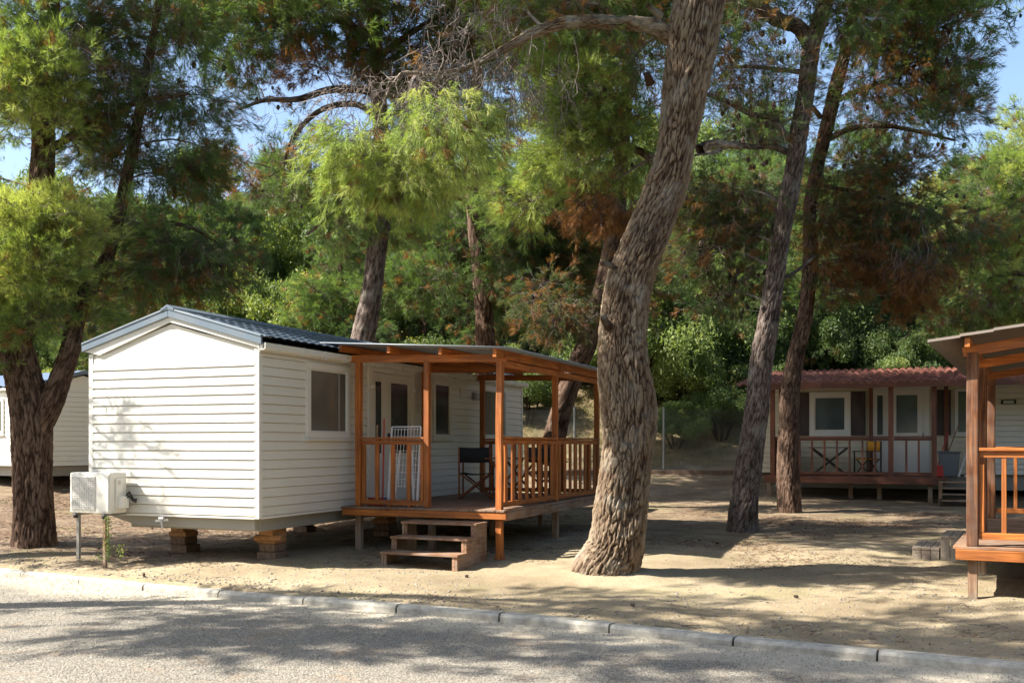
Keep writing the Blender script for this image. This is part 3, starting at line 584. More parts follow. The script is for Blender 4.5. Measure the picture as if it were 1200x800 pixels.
def broom(F, o_, lab, tilt, col, head, name='broom', cat='broom', h=1.35):
    t = thing(name, lab, cat, F, o_); ORG[t.name] = (0, 0, 0)
    m = MB(); m.cyl((0, 0, .1), (tilt[0], tilt[1], h), .013, .012, 8); obj('handle', m, col, t)
    m = MB(); m.box(-.13, .13, -.03, .03, .06, .12); m.prism([(-.12, .06), (.12, .06), (.15, 0), (-.15, 0)], 1, -.025, .025); obj('head', m, head, t, bevel=.008)
broom(F1, (.5, T0 + .3, ZD), 'red-handled broom leaning beside the white drying rack on the porch', (-.03, .1), REDP, BLUEP)
broom(F1, (.4, T0 + .26, ZD), 'pale wooden mop standing in the front left corner of the orange porch', (-.02, .08), wood('pale_handle', (.6, .42, .2), (.5, .33, .15), 2), REDP, 'mop', 'mop', 1.25)
def director_chair(F, o_, rz, lab, wm, cm, group=None):
    t = thing('folding_chair', lab, 'chair', F, o_, group, rz); ORG[t.name] = (0, 0, 0)
    for s in (-1, 1):
        x = .27 * s
        m = MB(); m.bar((x, -.2, .01), (x, .22, .01), .035, .03); obj('foot_rail', m, wm, t, bevel=.004)
        for y in (-.19, .21):
            m = MB(); m.bar((x, y, .025), (x, y * 1.0, .62 if y < 0 else .9), .03, .035); obj('leg', m, wm, t, bevel=.004)
        m = MB(); m.bar((x, -.25, .635), (x, .2, .635), .055, .022); obj('armrest', m, wm, t, bevel=.006)
    for y in (-.17, .17):
        m = MB(); m.bar((-.26, y, .03), (.26, y, .44), .03, .022, up=(0, 1, 0)); m.bar((.26, y + .03, .03), (-.26, y + .03, .44), .03, .022, up=(0, 1, 0)); obj('cross_leg', m, wm, t, bevel=.003)
    V = []; n = 8
    for j in range(2):
        for k in range(n + 1): u = k / n; V.append((-.25 + .5 * u, -.2 + .4 * j, .455 - .03 * math.sin(pi * u)))
    m = MB(); m.add(V, [(k, k + 1, n + 2 + k, n + 1 + k) for k in range(n)]); obj('seat', m, cm, t, smooth=True, solid=.012)
    V = []
    for h in (.64, .77, .9):
        for k in range(n + 1): u = k / n; V.append((-.28 + .56 * u, .21 + .035 * math.sin(pi * u), h - .012 * math.sin(pi * u)))
    m = MB(); m.add(V, [(r * (n + 1) + k, r * (n + 1) + k + 1, (r + 1) * (n + 1) + k + 1, (r + 1) * (n + 1) + k) for r in range(2) for k in range(n)]); obj('backrest', m, cm, t, smooth=True, solid=.012)
    return t
director_chair(F1, (1.05, 4.85, ZD), radians(195), 'black canvas folding chair with wooden frame by the wall on the orange porch', CHW, CHAR)
director_chair(F1, (2.05, 5.7, ZD), radians(60), 'folding chair half hidden behind the side railing of the orange porch', CHW, CHAR)
def table(F, o_, lab, top, leg, w_=.9, d_=.7, h=.74, rz=0, cross=True):
    t = thing('folding_table', lab, 'table', F, o_, rz=rz); ORG[t.name] = (0, 0, 0)
    m = MB()
    for k in range(7): y = -d_ / 2 + k * d_ / 7; m.box(-w_ / 2, w_ / 2, y + .004, y + d_ / 7 - .004, h - .022, h)
    obj('tabletop', m, top, t, bevel=.003)
    for y in (-d_ / 2 + .06, d_ / 2 - .06):
        m = MB(); m.bar((-w_ / 2 + .08, y, h - .025), (w_ / 2 - .08, y, .0), .035, .03, up=(0, 1, 0)); obj('leg', m, leg, t, bevel=.003)
        m = MB(); m.bar((w_ / 2 - .08, y + .035, h - .025), (-w_ / 2 + .08, y + .035, .0), .035, .03, up=(0, 1, 0)); obj('leg', m, leg, t, bevel=.003)
    return t
table(F1, (1.75, 4.85, ZD), 'low wooden table at the side railing of the orange porch', CHW, CHW, .75, .8, .72)

# ------------------------------------------------------------ cabin behind, right
Z2 = .8; F2 = (6.78, 26.4, TH)
c2 = thing('mobile_home', 'cream mobile home with red tiled roof and dark shutters, behind the two slender pines', 'mobile home', F2, (3, 4, .2))
m = MB(); siding(m, (-.75, 2), (12, 2), Z2, 3.2, .14, .03); m.box(-.75, 12, 2.02, 5.8, Z2, 3.2); obj('wall', m, SID2, c2)
m = MB(); siding(m, (5.2, 1.97), (12, 1.97), Z2, 3.15, .14, .045, gap=True); m.box(5.12, 5.2, 1.93, 2.0, Z2 - .02, 3.2); m.box(5.2, 12, 1.975, 2.0, 3.1, 3.2); obj('side_extension', m, SID3, c2)
window_on(c2, 1.97, 'x', .744, 1.82, 1.83, 3.02, .05, GLASS2, .14, sg=-1)
window_on(c2, 1.97, 'x', 4.41, 5.05, 1.83, 3.05, .05, GLASS2, .06, sg=-1)
for a, b in ((.38, .73), (1.835, 2.2), (3.96, 4.32)):
    m = MB(); m.box(a, b, 1.93, 1.965, 1.83, 3.02)
    for k in range(16): m.box(a + .03, b - .03, 1.92, 1.929, 1.88 + k * .07, 1.93 + k * .07)
    obj('shutter', m, SHUT, c2)
m = MB(); m.box(2.36, 2.78, 1.93, 1.98, Z2, 3.06); m.box(2.86, 3.64, 1.93, 1.98, Z2, 3.06); m.box(2.3, 3.8, 1.95, 1.98, Z2, 3.14); d2 = obj('door', m, PVC, c2, bevel=.005)
for a, b, z0 in ((2.5, 2.64, 1.85), (2.98, 3.5, 1.9)): m = MB(); m.box(a, b, 1.915, 1.928, z0, 2.9); obj('pane', m, GLASS2, d2)
m = MB(); m.box(3.62, 3.66, 1.88, 1.92, 1.75, 1.9); obj('handle', m, STEEL, d2)
m = MB(); m.box(5.5, 5.85, 1.86, 1.94, 2.62, 2.74); l_ = obj('wall_lamp', m, BLK, c2, bevel=.02); m = MB(); m.box(5.55, 5.8, 1.83, 1.858, 2.635, 2.72); obj('lamp_cover', m, LAMPG, l_, bevel=.01)
m = MB(); tile_roof(m, 5.0, 3.78, -.35, 3.08, -.9, 12.3, .36, .2, .07, .035, 8, along='x'); obj('roof', m, TERRA, c2, solid=.02)
m = MB(); m.box(-.2, 12, 2.1, 5.6, .4, Z2 - .02); obj('chassis', m, GREY, c2)
p2 = thing('porch', 'dark red stained timber porch under the red tiled roof', 'porch', F2, (2, 1, .15))
for k in range(14): m = MB(); y = -.05 + k * .145; m.box(-.25, 4.2, y + .003, y + .142, .748, .776); obj('deck_board', m, R2X, p2)
m = MB(); m.box(-.2, 4.15, -.05, 0, .6, .745); obj('front_beam', m, R2X, p2, bevel=.005)
m = MB(); m.box(-.3, 12, -.345, -.28, 3.0, 3.165); obj('eave_beam', m, R2X, p2)
for x in (0, 2.89, 3.89): m = MB(); m.box(x - .06, x + .06, 0.002, .11, .777, 3.02); obj('post', m, R2Z, p2, bevel=.006)
for x in (0, 2.35, 4.2): m = MB(); m.box(x - .05, x + .05, 1.7, 1.8, .777, 3.2); obj('post', m, R2Z, p2, bevel=.006)
for x, y in ((-.1, .1), (1.9, .6), (2.6, .6), (0, 1.6), (3.8, .1)): m = MB(); m.box(x - .05, x + .05, y, y + .1, .0, .745); obj('leg', m, WEA, p2)
rail(p2, (.07, .05), (2.83, .05), .86, 1.78, 8, 'e', R2X, R2Z, .05, .09)
rail(p2, (2.96, .05), (3.83, .05), .86, 1.78, 2, 'e', R2X, R2Z, .05, .09)
m = MB(); m.box(-.03, .0, .12, 1.7, .82, 1.78); obj('side_panel', m, R2Z, p2)
s2 = thing('wooden_steps', 'dark weathered steps at the right end of the dark red porch', 'steps', F2, (4.4, -.3, .12))
for k in range(4): m = MB(); m.box(4.0, 4.95, -.9 + k * .25, -.63 + k * .25, .24 + k * .14, .27 + k * .14); obj('tread', m, WEA, s2)
for x in (4.0, 4.9): m = MB(); m.prism([(-.9, .1), (-.9, .27), (.1, .8), (.1, .1)], 0, x, x + .05); obj('side_board', m, BKW, s2)
m = MB(); m.box(3.98, 4.06, -.85, -.78, .1, .72); obj('post', m, WEA, s2)
table(F2, (1.35, .9, .777), 'dark folding table with crossed legs on the dark red porch', BKW, BKW, 1.05, .7, .74)
director_chair(F2, (2.3, .75, .777), radians(-50), 'folding chair with ochre yellow canvas on the dark red porch', BKW, YEL)
director_chair(F2, (.35, .9, .777), radians(90), 'wooden folding chair left of the crossed-leg table on the dark red porch', CHW, CHW)
m = thing('bin', 'grey plastic bin against the wall on the dark red porch', 'bin', F2, (4.25, .95, .777)); ORG[m.name] = (0, 0, 0)
b = MB(); b.prism([(-.2, 0), (.2, 0), (.25, .6), (-.25, .6)], 1, -.2, .2); obj('body', b, BIN, m, bevel=.02); b = MB(); b.box(-.27, .27, -.23, .23, .6, .64); obj('rim', b, BIN, m, bevel=.01)
m = thing('dustpan', 'red plastic dustpan box beside the grey bin on the dark red porch', 'dustpan', F2, (3.98, .75, .777)); ORG[m.name] = (0, 0, 0)
b = MB(); b.prism([(-.14, 0), (.14, 0), (.12, .28), (-.12, .28)], 1, -.08, .08); obj('pan', b, REDP, m, bevel=.01); b = MB(); b.cyl((0, 0, .28), (.25, .3, 1.1), .013); obj('handle', b, REDP, m)
broom(F2, (4.05, 1.1, .777), 'brown-handled broom leaning above the grey bin on the dark red porch', (.45, .3), CHW, BLK)
m = thing('stepladder', 'white folded stepladder leaning right of the grey bin on the dark red porch', 'stepladder', F2, (4.45, .5, .777)); ORG[m.name] = (0, 0, 0)
for dx in (0, .26): b = MB(); b.bar((dx, 0, 0), (dx + .42, .35, 1.35), .05, .03); obj('rail', b, ALU, m, bevel=.004)
for k in range(7): b = MB(); t_ = .1 + k * .13; b.bar((.42 * t_, .35 * t_, 1.35 * t_), (.26 + .42 * t_, .35 * t_, 1.35 * t_), .07, .02); obj('rung', b, ALU, m)
for dx in (.06, .24): b = MB(); b.bar((dx + .1, .12, 0), (dx + .38, .37, 1.25), .03, .03); obj('back_rail', b, ALU, m)

# ------------------------------------------------------------ cabin behind, left
F3 = (-12.75, 27.0, radians(58)); Z3 = 1.0
c3 = thing('mobile_home', 'pale cream mobile home with blue metal roof, behind the forked pine on the left', 'mobile home', F3, (1.5, 4, .3))
m = MB(); siding(m, (0.04, 0), (2.96, 0), Z3, 3.1, .135); siding(m, (0, 8), (0, .04), Z3, 3.1, .135); m.box(.01, 2.99, .01, 8, Z3, 3.1); m.prism([(0, 3.1), (3, 3.1), (1.5, 3.5)], 1, -.005, 8); obj('wall', m, SID3, c3)
m = MB(); m.box(-.03, .05, -.03, .05, Z3 - .02, 3.1); m.box(2.95, 3.03, -.03, .05, Z3 - .02, 3.1); obj('corner_trim', m, PVC, c3)
for x0 in (-.15, 3.15): m = MB(); m.prism([(x0, 3.08), (1.5, 3.55), (1.5, 3.64), (x0, 3.17)], 1, -.1, -.06); obj('verge_board', m, SLATE, c3)
for x0 in (-.18, 3.18):
    V = []; n = 160; m = MB()
    for x, z in ((1.5, 3.63), (x0, 3.16)):
        for j in range(n + 1): V.append((x, -.1 + 8.2 * j / n, z + (.025 if j % 5 < 2 else 0)))
    m.add(V, [(j, j + 1, n + 2 + j, n + 1 + j) for j in range(n)]); obj('roof', m, BLUER, c3, solid=.01)
m = MB(); m.box(-.14, -.05, -.1, 8, 3.05, 3.13); obj('gutter', m, PVC, c3, bevel=.01)
window_on(c3, 0, 'y', 1.3, 2.4, 1.85, 2.85, .05, GLASSD, .08, sg=-1)
m = MB(); m.box(.3, 2.7, .25, 7.6, .72, Z3 - .02); obj('chassis', m, GREY, c3)
for x, y in ((.5, .8), (2.4, .8), (.5, 5)): m = MB(); m.box(x, x + .35, y, y + .35, .1, .72); obj('support_block', m, BRICK, c3, bevel=.02)

# ------------------------------------------------------------ porch at the right edge
F4 = (5.25, 11.55, -math.atan2(.463, .887)); Z4 = .44
p4 = thing('porch', 'orange timber porch with grey corrugated canopy at the right edge of the picture', 'porch', F4, (1.5, 2.5, -.18))
for k in range(36): y = -.12 + k * .142; m = MB(); m.box(-.2, 3.6, y + .004, y + .138, Z4 - .03, Z4 + random.uniform(-.002, .002)); obj('deck_board', m, DKX, p4, bevel=.003)
m = MB(); m.box(-.17, 3.6, -.145, -.1, Z4 - .15, Z4 - .033); obj('front_beam', m, WX, p4, bevel=.006)
m = MB(); m.box(-.16, -.12, -.1, 5.0, Z4 - .15, Z4 - .033); obj('side_beam', m, WY, p4, bevel=.006)
for y in (1.2, 2.4, 3.6, 4.9): m = MB(); m.box(-.11, 3.6, y, y + .06, Z4 - .17, Z4 - .035); obj('joist', m, WX, p4)
m = MB(); post(m, 0, -.02, Z4 + .001, 2.635, .125, 3, .01); obj('post', m, WZ4, p4, bevel=.012)
for y in (2.15, 4.9): m = MB(); post(m, 0, y, Z4 + .001, 2.635, .11, y, .008); obj('post', m, WZ4, p4, bevel=.01)
for x, y in ((0, -.04), (0, 2.1), (.05, 4.8), (1.9, 0), (1.9, 2.2), (1.9, 4.8)): m = MB(); m.box(x - .05, x + .05, y, y + .09, -.25, Z4 - .152 if y < .5 else Z4 - .172); obj('leg', m, WEA, p4, bevel=.006)
rail(p4, (.065, -.02), (3.4, -.02), Z4 + .12, 1.54, 12, 'e', WX, WZ, .05)
m = MB(); m.box(.07, .12, -.045, .0, Z4 + .16, 1.37); obj('baluster', m, WZ, p4, bevel=.004)
rail(p4, (0.06, 4.9), (3.4, 4.9), Z4 + .12, 1.54, 11, 'e', WX, WZ, .05)
def z4(x): return 2.755 + (x + .45) * .145
for y in (-.05, 2.1, 4.85): m = MB(); m.bar((-.1, y, z4(-.1) - .16), (3.4, y, z4(3.4) - .16), .05, .11); obj('rafter', m, WX, p4, bevel=.005)
m = MB(); m.bar((-.04, -.3, z4(0) - .085), (-.04, 5.9, z4(0) - .085), .055, .11); obj('side_beam', m, WY, p4, bevel=.005)
m = MB(); m.bar((1.7, -.3, z4(1.7) - .075), (1.7, 5.9, z4(1.7) - .075), .055, .09); obj('side_beam', m, WY, p4, bevel=.005)
m = MB(); V = []; n = 60
def corrx(mb, x0, x1, y0, y1, zf, wave, amp, res=8):     # rolls vary along y and each overlapping sheet steps along x
    n = int((y1 - y0) / wave * res); V = []; ns = 12
    for k in range(ns):
        for e in (0, 1):
            x = x0 + (x1 - x0) * (k + e) / ns
            for j in range(n + 1): y = y0 + (y1 - y0) * j / n; V.append((x, y, zf(x) + amp * math.sin(2 * pi * y / wave) + (.0 if e else .012)))
    m1 = n + 1; mb.add(V, [(r * m1 + j, r * m1 + j + 1, (r + 1) * m1 + j + 1, (r + 1) * m1 + j) for r in range(2 * ns - 1) for j in range(n)])
corrx(m, -.45, 3.6, -.35, 6.1, lambda x: z4(x) + .0, .16, .018); obj('canopy_sheet', m, SHEET4, p4, solid=.01, smooth=True)
s4 = thing('wooden_steps', 'pale grey plank steps beside the porch at the right edge', 'steps', F4, (-.6, 3.7, -.08))
for k, (x0, x1, z) in enumerate(((-.98, -.61, .10), (-.6, -.21, .28))):
    m = MB(); n = 2
    for j in range(3): a = x0 + (x1 - x0) * j / 3; m.box(a + .004, a + (x1 - x0) / 3 - .004, 3.15, 4.25, z - .035, z)
    obj('tread', m, GRX, s4, bevel=.004)
    m = MB()
    for j in range(3): a = x0 + (x1 - x0) * j / 3; m.box(a + .004, a + (x1 - x0) / 3 - .004, 3.16, 3.19, -.2, z - .037)
    m.box(x0 + .01, x0 + .04, 3.195, 4.2, -.2, z - .037); obj('side_board', m, GRX, s4, bevel=.004)

# ------------------------------------------------------------ fence and retaining board at the slope
fn = thing('chain_link_fence', 'grey chain link fence on thin posts at the foot of the wooded slope', 'fence', (2, 31.2, 0), (0, 0, .7)); ORG[fn.name] = (2, 31.2, .7)
px0, px1 = -9.0, 14.0
for k in range(9):
    x = 4.67 + (k - 5) * 2.75; z = float(gz(x, 31.2)); m = MB(); m.cyl((x, 31.2, z - .2), (x, 31.2, z + 1.95), .035, n=8); o = obj('post', m, STEEL, fn)
V = []; Fm = []; cell = .075; zz0 = .8; zz1 = 2.65; xs = np.arange(px0 - 2, px1, cell)
P_ = []
for s in (1, -1):
    for x in xs: P_.append(((x, zz0), (x + s * (zz1 - zz0), zz1)))
P_ = np.array(P_); a = P_[:, 0]; b = P_[:, 1]; t_ = .0022
Vw = np.stack([np.stack([a[:, 0] - t_, 0 * a[:, 0] + 31.2, a[:, 1]], 1), np.stack([a[:, 0] + t_, 0 * a[:, 0] + 31.2, a[:, 1]], 1), np.stack([b[:, 0] + t_, 0 * a[:, 0] + 31.2, b[:, 1]], 1), np.stack([b[:, 0] - t_, 0 * a[:, 0] + 31.2, b[:, 1]], 1)], 1).reshape(-1, 3)
o = np_mesh('wire_mesh', Vw - np.array([2, 31.2, .7]), np.arange(len(Vw)).reshape(-1, 4), [STEEL], parent=fn)
m = MB(); m.bar((-4, 30.6, .72), (12.5, 30.2, .74), .2, .16); tag(obj('retaining_board', m, BRICK), 'dark low board retaining the earth below the chain link fence', 'retaining board')

# ------------------------------------------------------------ trees
def catmull(P, n):
    P = [2 * P[0] - P[1]] + list(P) + [2 * P[-1] - P[-2]]; out = []
    for i in range(1, len(P) - 2):
        for k in range(n):
            t = k / n; a, b, c, d = P[i - 1], P[i], P[i + 1], P[i + 2]
            out.append(0.5 * ((2 * b) + (c - a) * t + (2 * a - 5 * b + 4 * c - d) * t * t + (3 * b - a - 3 * c + d) * t ** 3))
    return np.array(out + [P[-2]])
def trunk_mesh(name, pts, m, parent, res=0.02, amp=0.025, plate=7.0, flare=0.0, seed=0.0, lump=0.03):
    """pts: rows of (x, y, z, radius). Furrowed bark is real relief."""
    P = catmull([np.array(p, float) for p in pts], 24); seg = np.linalg.norm(np.diff(P[:, :3], axis=0), axis=1); s = np.concatenate([[0], np.cumsum(seg)])
    ns = max(4, int(s[-1] / (res * 1.5))); t = np.linspace(0, s[-1], ns); Q = np.stack([np.interp(t, s, P[:, k]) for k in range(4)], 1)
    T = np.gradient(Q[:, :3], axis=0); T /= np.linalg.norm(T, axis=1)[:, None]
    nr = int(max(10, min(240, 2 * pi * Q[:, 3].max() / res)))
    X = np.array([1, 0, 0.]) - T * T[:, :1]; bad = np.linalg.norm(X, axis=1) < .3
    X[bad] = np.array([0, 1, 0.]) - T[bad] * T[bad, 1:2]; X /= np.linalg.norm(X, axis=1)[:, None]; Yv = np.cross(T, X)
    V = np.zeros((ns, nr, 3)); tint = np.zeros((ns, nr)); ang = np.arange(nr) * 2 * pi / nr
    for i in range(ns):
        r = Q[i, 3]; si = t[i]
        for j in range(nr):
            a = ang[j]; ca, sa = cos(a), sin(a)
            p = Vector((ca * r * plate + seed, sa * r * plate, si * plate * 0.2))
            wv = mn.noise(p * 0.7 + Vector((3, 7, 1))); wv2 = mn.noise(p * 0.6 + Vector((13, 2, 5)))
            p2 = p + Vector((wv * 1.5, wv2 * 1.5, wv * .8)); q2 = mn.noise(p * 1.9) * .35
            d = mn.voronoi(p2 + Vector((q2, -q2, q2)))[0]; e = min(1.0, (d[1] - d[0]) * 3.8); d = mn.voronoi(Vector((p2.x * 2.1, p2.y * 2.1, p2.z * 2.9)) + Vector((q2 * 2, q2, 5)))[0]; e = min(e, .55 + min(.45, (d[1] - d[0]) * 3.0)) * (.8 + .2 * min(1, max(-1, 3 * mn.noise(p * .35))))
            fine = mn.noise(p * 3.1); h = e ** .7 * (0.8 + .2 * fine) + .12 * fine
            big = mn.noise(Vector((ca * 1.3 + seed, sa * 1.3, si * 1.1))) * lump
            fl = 0
            if flare: fl = flare * math.exp(-si / .28) * (0.6 + .8 * abs(math.sin(a * 2.5 + 1.3 + seed)) ** 1.5 * math.sin(a * 5 + 2.6) + .4 * math.sin(a * 3 + seed))
            R = r + amp * (h - .6) + big + fl
            V[i, j] = Q[i, :3] + (X[i] * ca + Yv[i] * sa) * R; tint[i, j] = 0.06 + .62 * e + .2 * fine
    idx = np.arange(ns * nr).reshape(ns, nr); nxt = np.roll(idx, -1, 1)
    F = np.stack([idx[:-1].ravel(), nxt[:-1].ravel(), nxt[1:].ravel(), idx[1:].ravel()], 1)
    loc = np.array(parent.location) if parent else 0
    return np_mesh(name, V.reshape(-1, 3) - loc, F, [m], tint=np.clip(tint, 0, 1).ravel(), parent=parent, smooth=True), Q

def mk_spray(seed, nn=70, spread=(0.35, 0.95), ln=(0.2, 0.3)):
    """one twig with its needles, unit length along +x. returns tris: V (n,3), mat index per tri"""
    r = np.random.default_rng(seed); V = []; M_ = []
    twigs = [((0, 0, 0), (1, 0, 0.0), .0)]
    for k in range(4): a = r.random() * 6.28; b = r.uniform(.25, .6); twigs.append(((b, 0, 0), (b + .42, .26 * cos(a), .26 * sin(a)), 0))
    for p, q, _ in twigs:
        p, q = np.array(p, float), np.array(q, float)
        for s in ((0, .012, 0), (0, 0, .012)): V += [p - np.array(s), p + np.array(s), q]; M_.append(1)
    for k in range(nn):
        p, q, _ = twigs[r.choice(len(twigs), p=[.4, .15, .15, .15, .15])]; p, q = np.array(p, float), np.array(q, float); t = 1 - .6 * r.random() ** 1.4; b = p + (q - p) * t
        d = (q - p) / np.linalg.norm(q - p); n = r.standard_normal(3); n -= d * n.dot(d); n /= np.linalg.norm(n); tilt = r.uniform(*spread); nd = d * cos(tilt) + n * sin(tilt); l = r.uniform(*ln)
        s = np.cross(nd, r.standard_normal(3)); s /= np.linalg.norm(s); V += [b - s * .5, b + s * .5, b + nd * l]; M_.append(0)     # half widths are rescaled later
    V = np.array(V).reshape(-1, 3, 3); M_ = np.array(M_)
    return V, M_
def pack(V, M_):
    base = V.mean(1); return V, M_
SPR = [mk_spray(i, 70, spread=(.25, .8), ln=(.26, .42)) for i in range(7)]
def sprays(pos, dirs, size, width, tint):
    """instanced twigs baked into one triangle soup; width = needle width in metres"""
    n = len(pos); out = []; mi = []; ti = []; which = rng.integers(0, len(SPR), n)
    d = dirs / np.linalg.norm(dirs, axis=1)[:, None]; h = rng.standard_normal((n, 3)); u = np.cross(d, h); u /= np.linalg.norm(u, axis=1)[:, None]; v = np.cross(d, u)
    for k, (T, M_) in enumerate(SPR):
        s = which == k
        if not s.any(): continue
        A = T.copy(); nd = M_ == 0; mid = (A[:, 0] + A[:, 1]) / 2; off = (A[:, 1] - A[:, 0]) / 2
        R = np.stack([d[s], u[s], v[s]], 1)                    # rows: axes
        sz = size[s][:, None, None]; wv = width[s][:, None, None] if hasattr(width, '__len__') else width
        mw = np.einsum('ti,nij->ntj', mid, R) * sz; tw = np.einsum('ti,nij->ntj', A[:, 2], R) * sz; ow = np.einsum('ti,nij->ntj', off, R)
        ow = np.where(nd[None, :, None], ow * 2 * wv * .5 * 1.0, ow * sz); P0 = pos[s][:, None]
        tri = np.stack([P0 + mw - ow, P0 + mw + ow, P0 + tw], 2); out.append(tri.reshape(-1, 3, 3)); mi.append(np.tile(np.where(nd, 0, 1), s.sum())); 
        ti.append(np.repeat(np.clip(tint[s], 0, 1), len(M_)) + rng.normal(0, .03, s.sum() * len(M_)) * (np.repeat(tint[s], len(M_)) > .17))
    return np.concatenate(out), np.concatenate(mi), np.concatenate(ti)
def thin(p, q, w0, w1, k=3, sag=0.0, wig=0.05):
    """thin bent twig between p and q as crossed strips -> tris"""
    p, q = np.asarray(p, float), np.asarray(q, float); n = 5; t = np.linspace(0, 1, n)[:, None]; L_ = np.linalg.norm(q - p); c = p + (q - p) * t; c[:, 2] += sag * L_ * np.sin(t[:, 0] * pi); c[1:-1] += rng.normal(0, wig * L_, (n - 2, 3)); c[1:-1] = .5 * c[1:-1] + .25 * (c[:-2] + c[2:])
    d = q - p; a = np.cross(d, [0.3, 0.2, 1]); a /= np.linalg.norm(a) + 1e-9; b = np.cross(d, a); b /= np.linalg.norm(b) + 1e-9; tr = []; ring = []
    ww = w0 + (w1 - w0) * t[:, 0]
    for j in range(3): ring.append(c + (a * cos(j * 2.094) + b * sin(j * 2.094)) * ww[:, None])
    for i in range(n - 1):
        for j in range(3):
            A_, B_ = ring[j], ring[(j + 1) % 3]; tr += [(A_[i], B_[i], B_[i + 1]), (A_[i], B_[i + 1], A_[i + 1])]
    return np.array(tr)
def cones(P, r):
    """pine cones as small scaly ovals"""
    out = []; 
    ph = np.linspace(0, pi, 5); 
    for p, rr in zip(P, r):
        th = np.arange(6) * pi / 3; G = np.array([[(sin(a) * cos(b + i * .5), sin(a) * sin(b + i * .5), -cos(a) * 1.45) for b in th] for i, a in enumerate(ph)]) * rr + p
        for i in range(4):
            for j in range(6): k = (j + 1) % 6; out += [(G[i, j], G[i, k], G[i + 1, k]), (G[i, j], G[i + 1, k], G[i + 1, j])]
    return np.array(out)

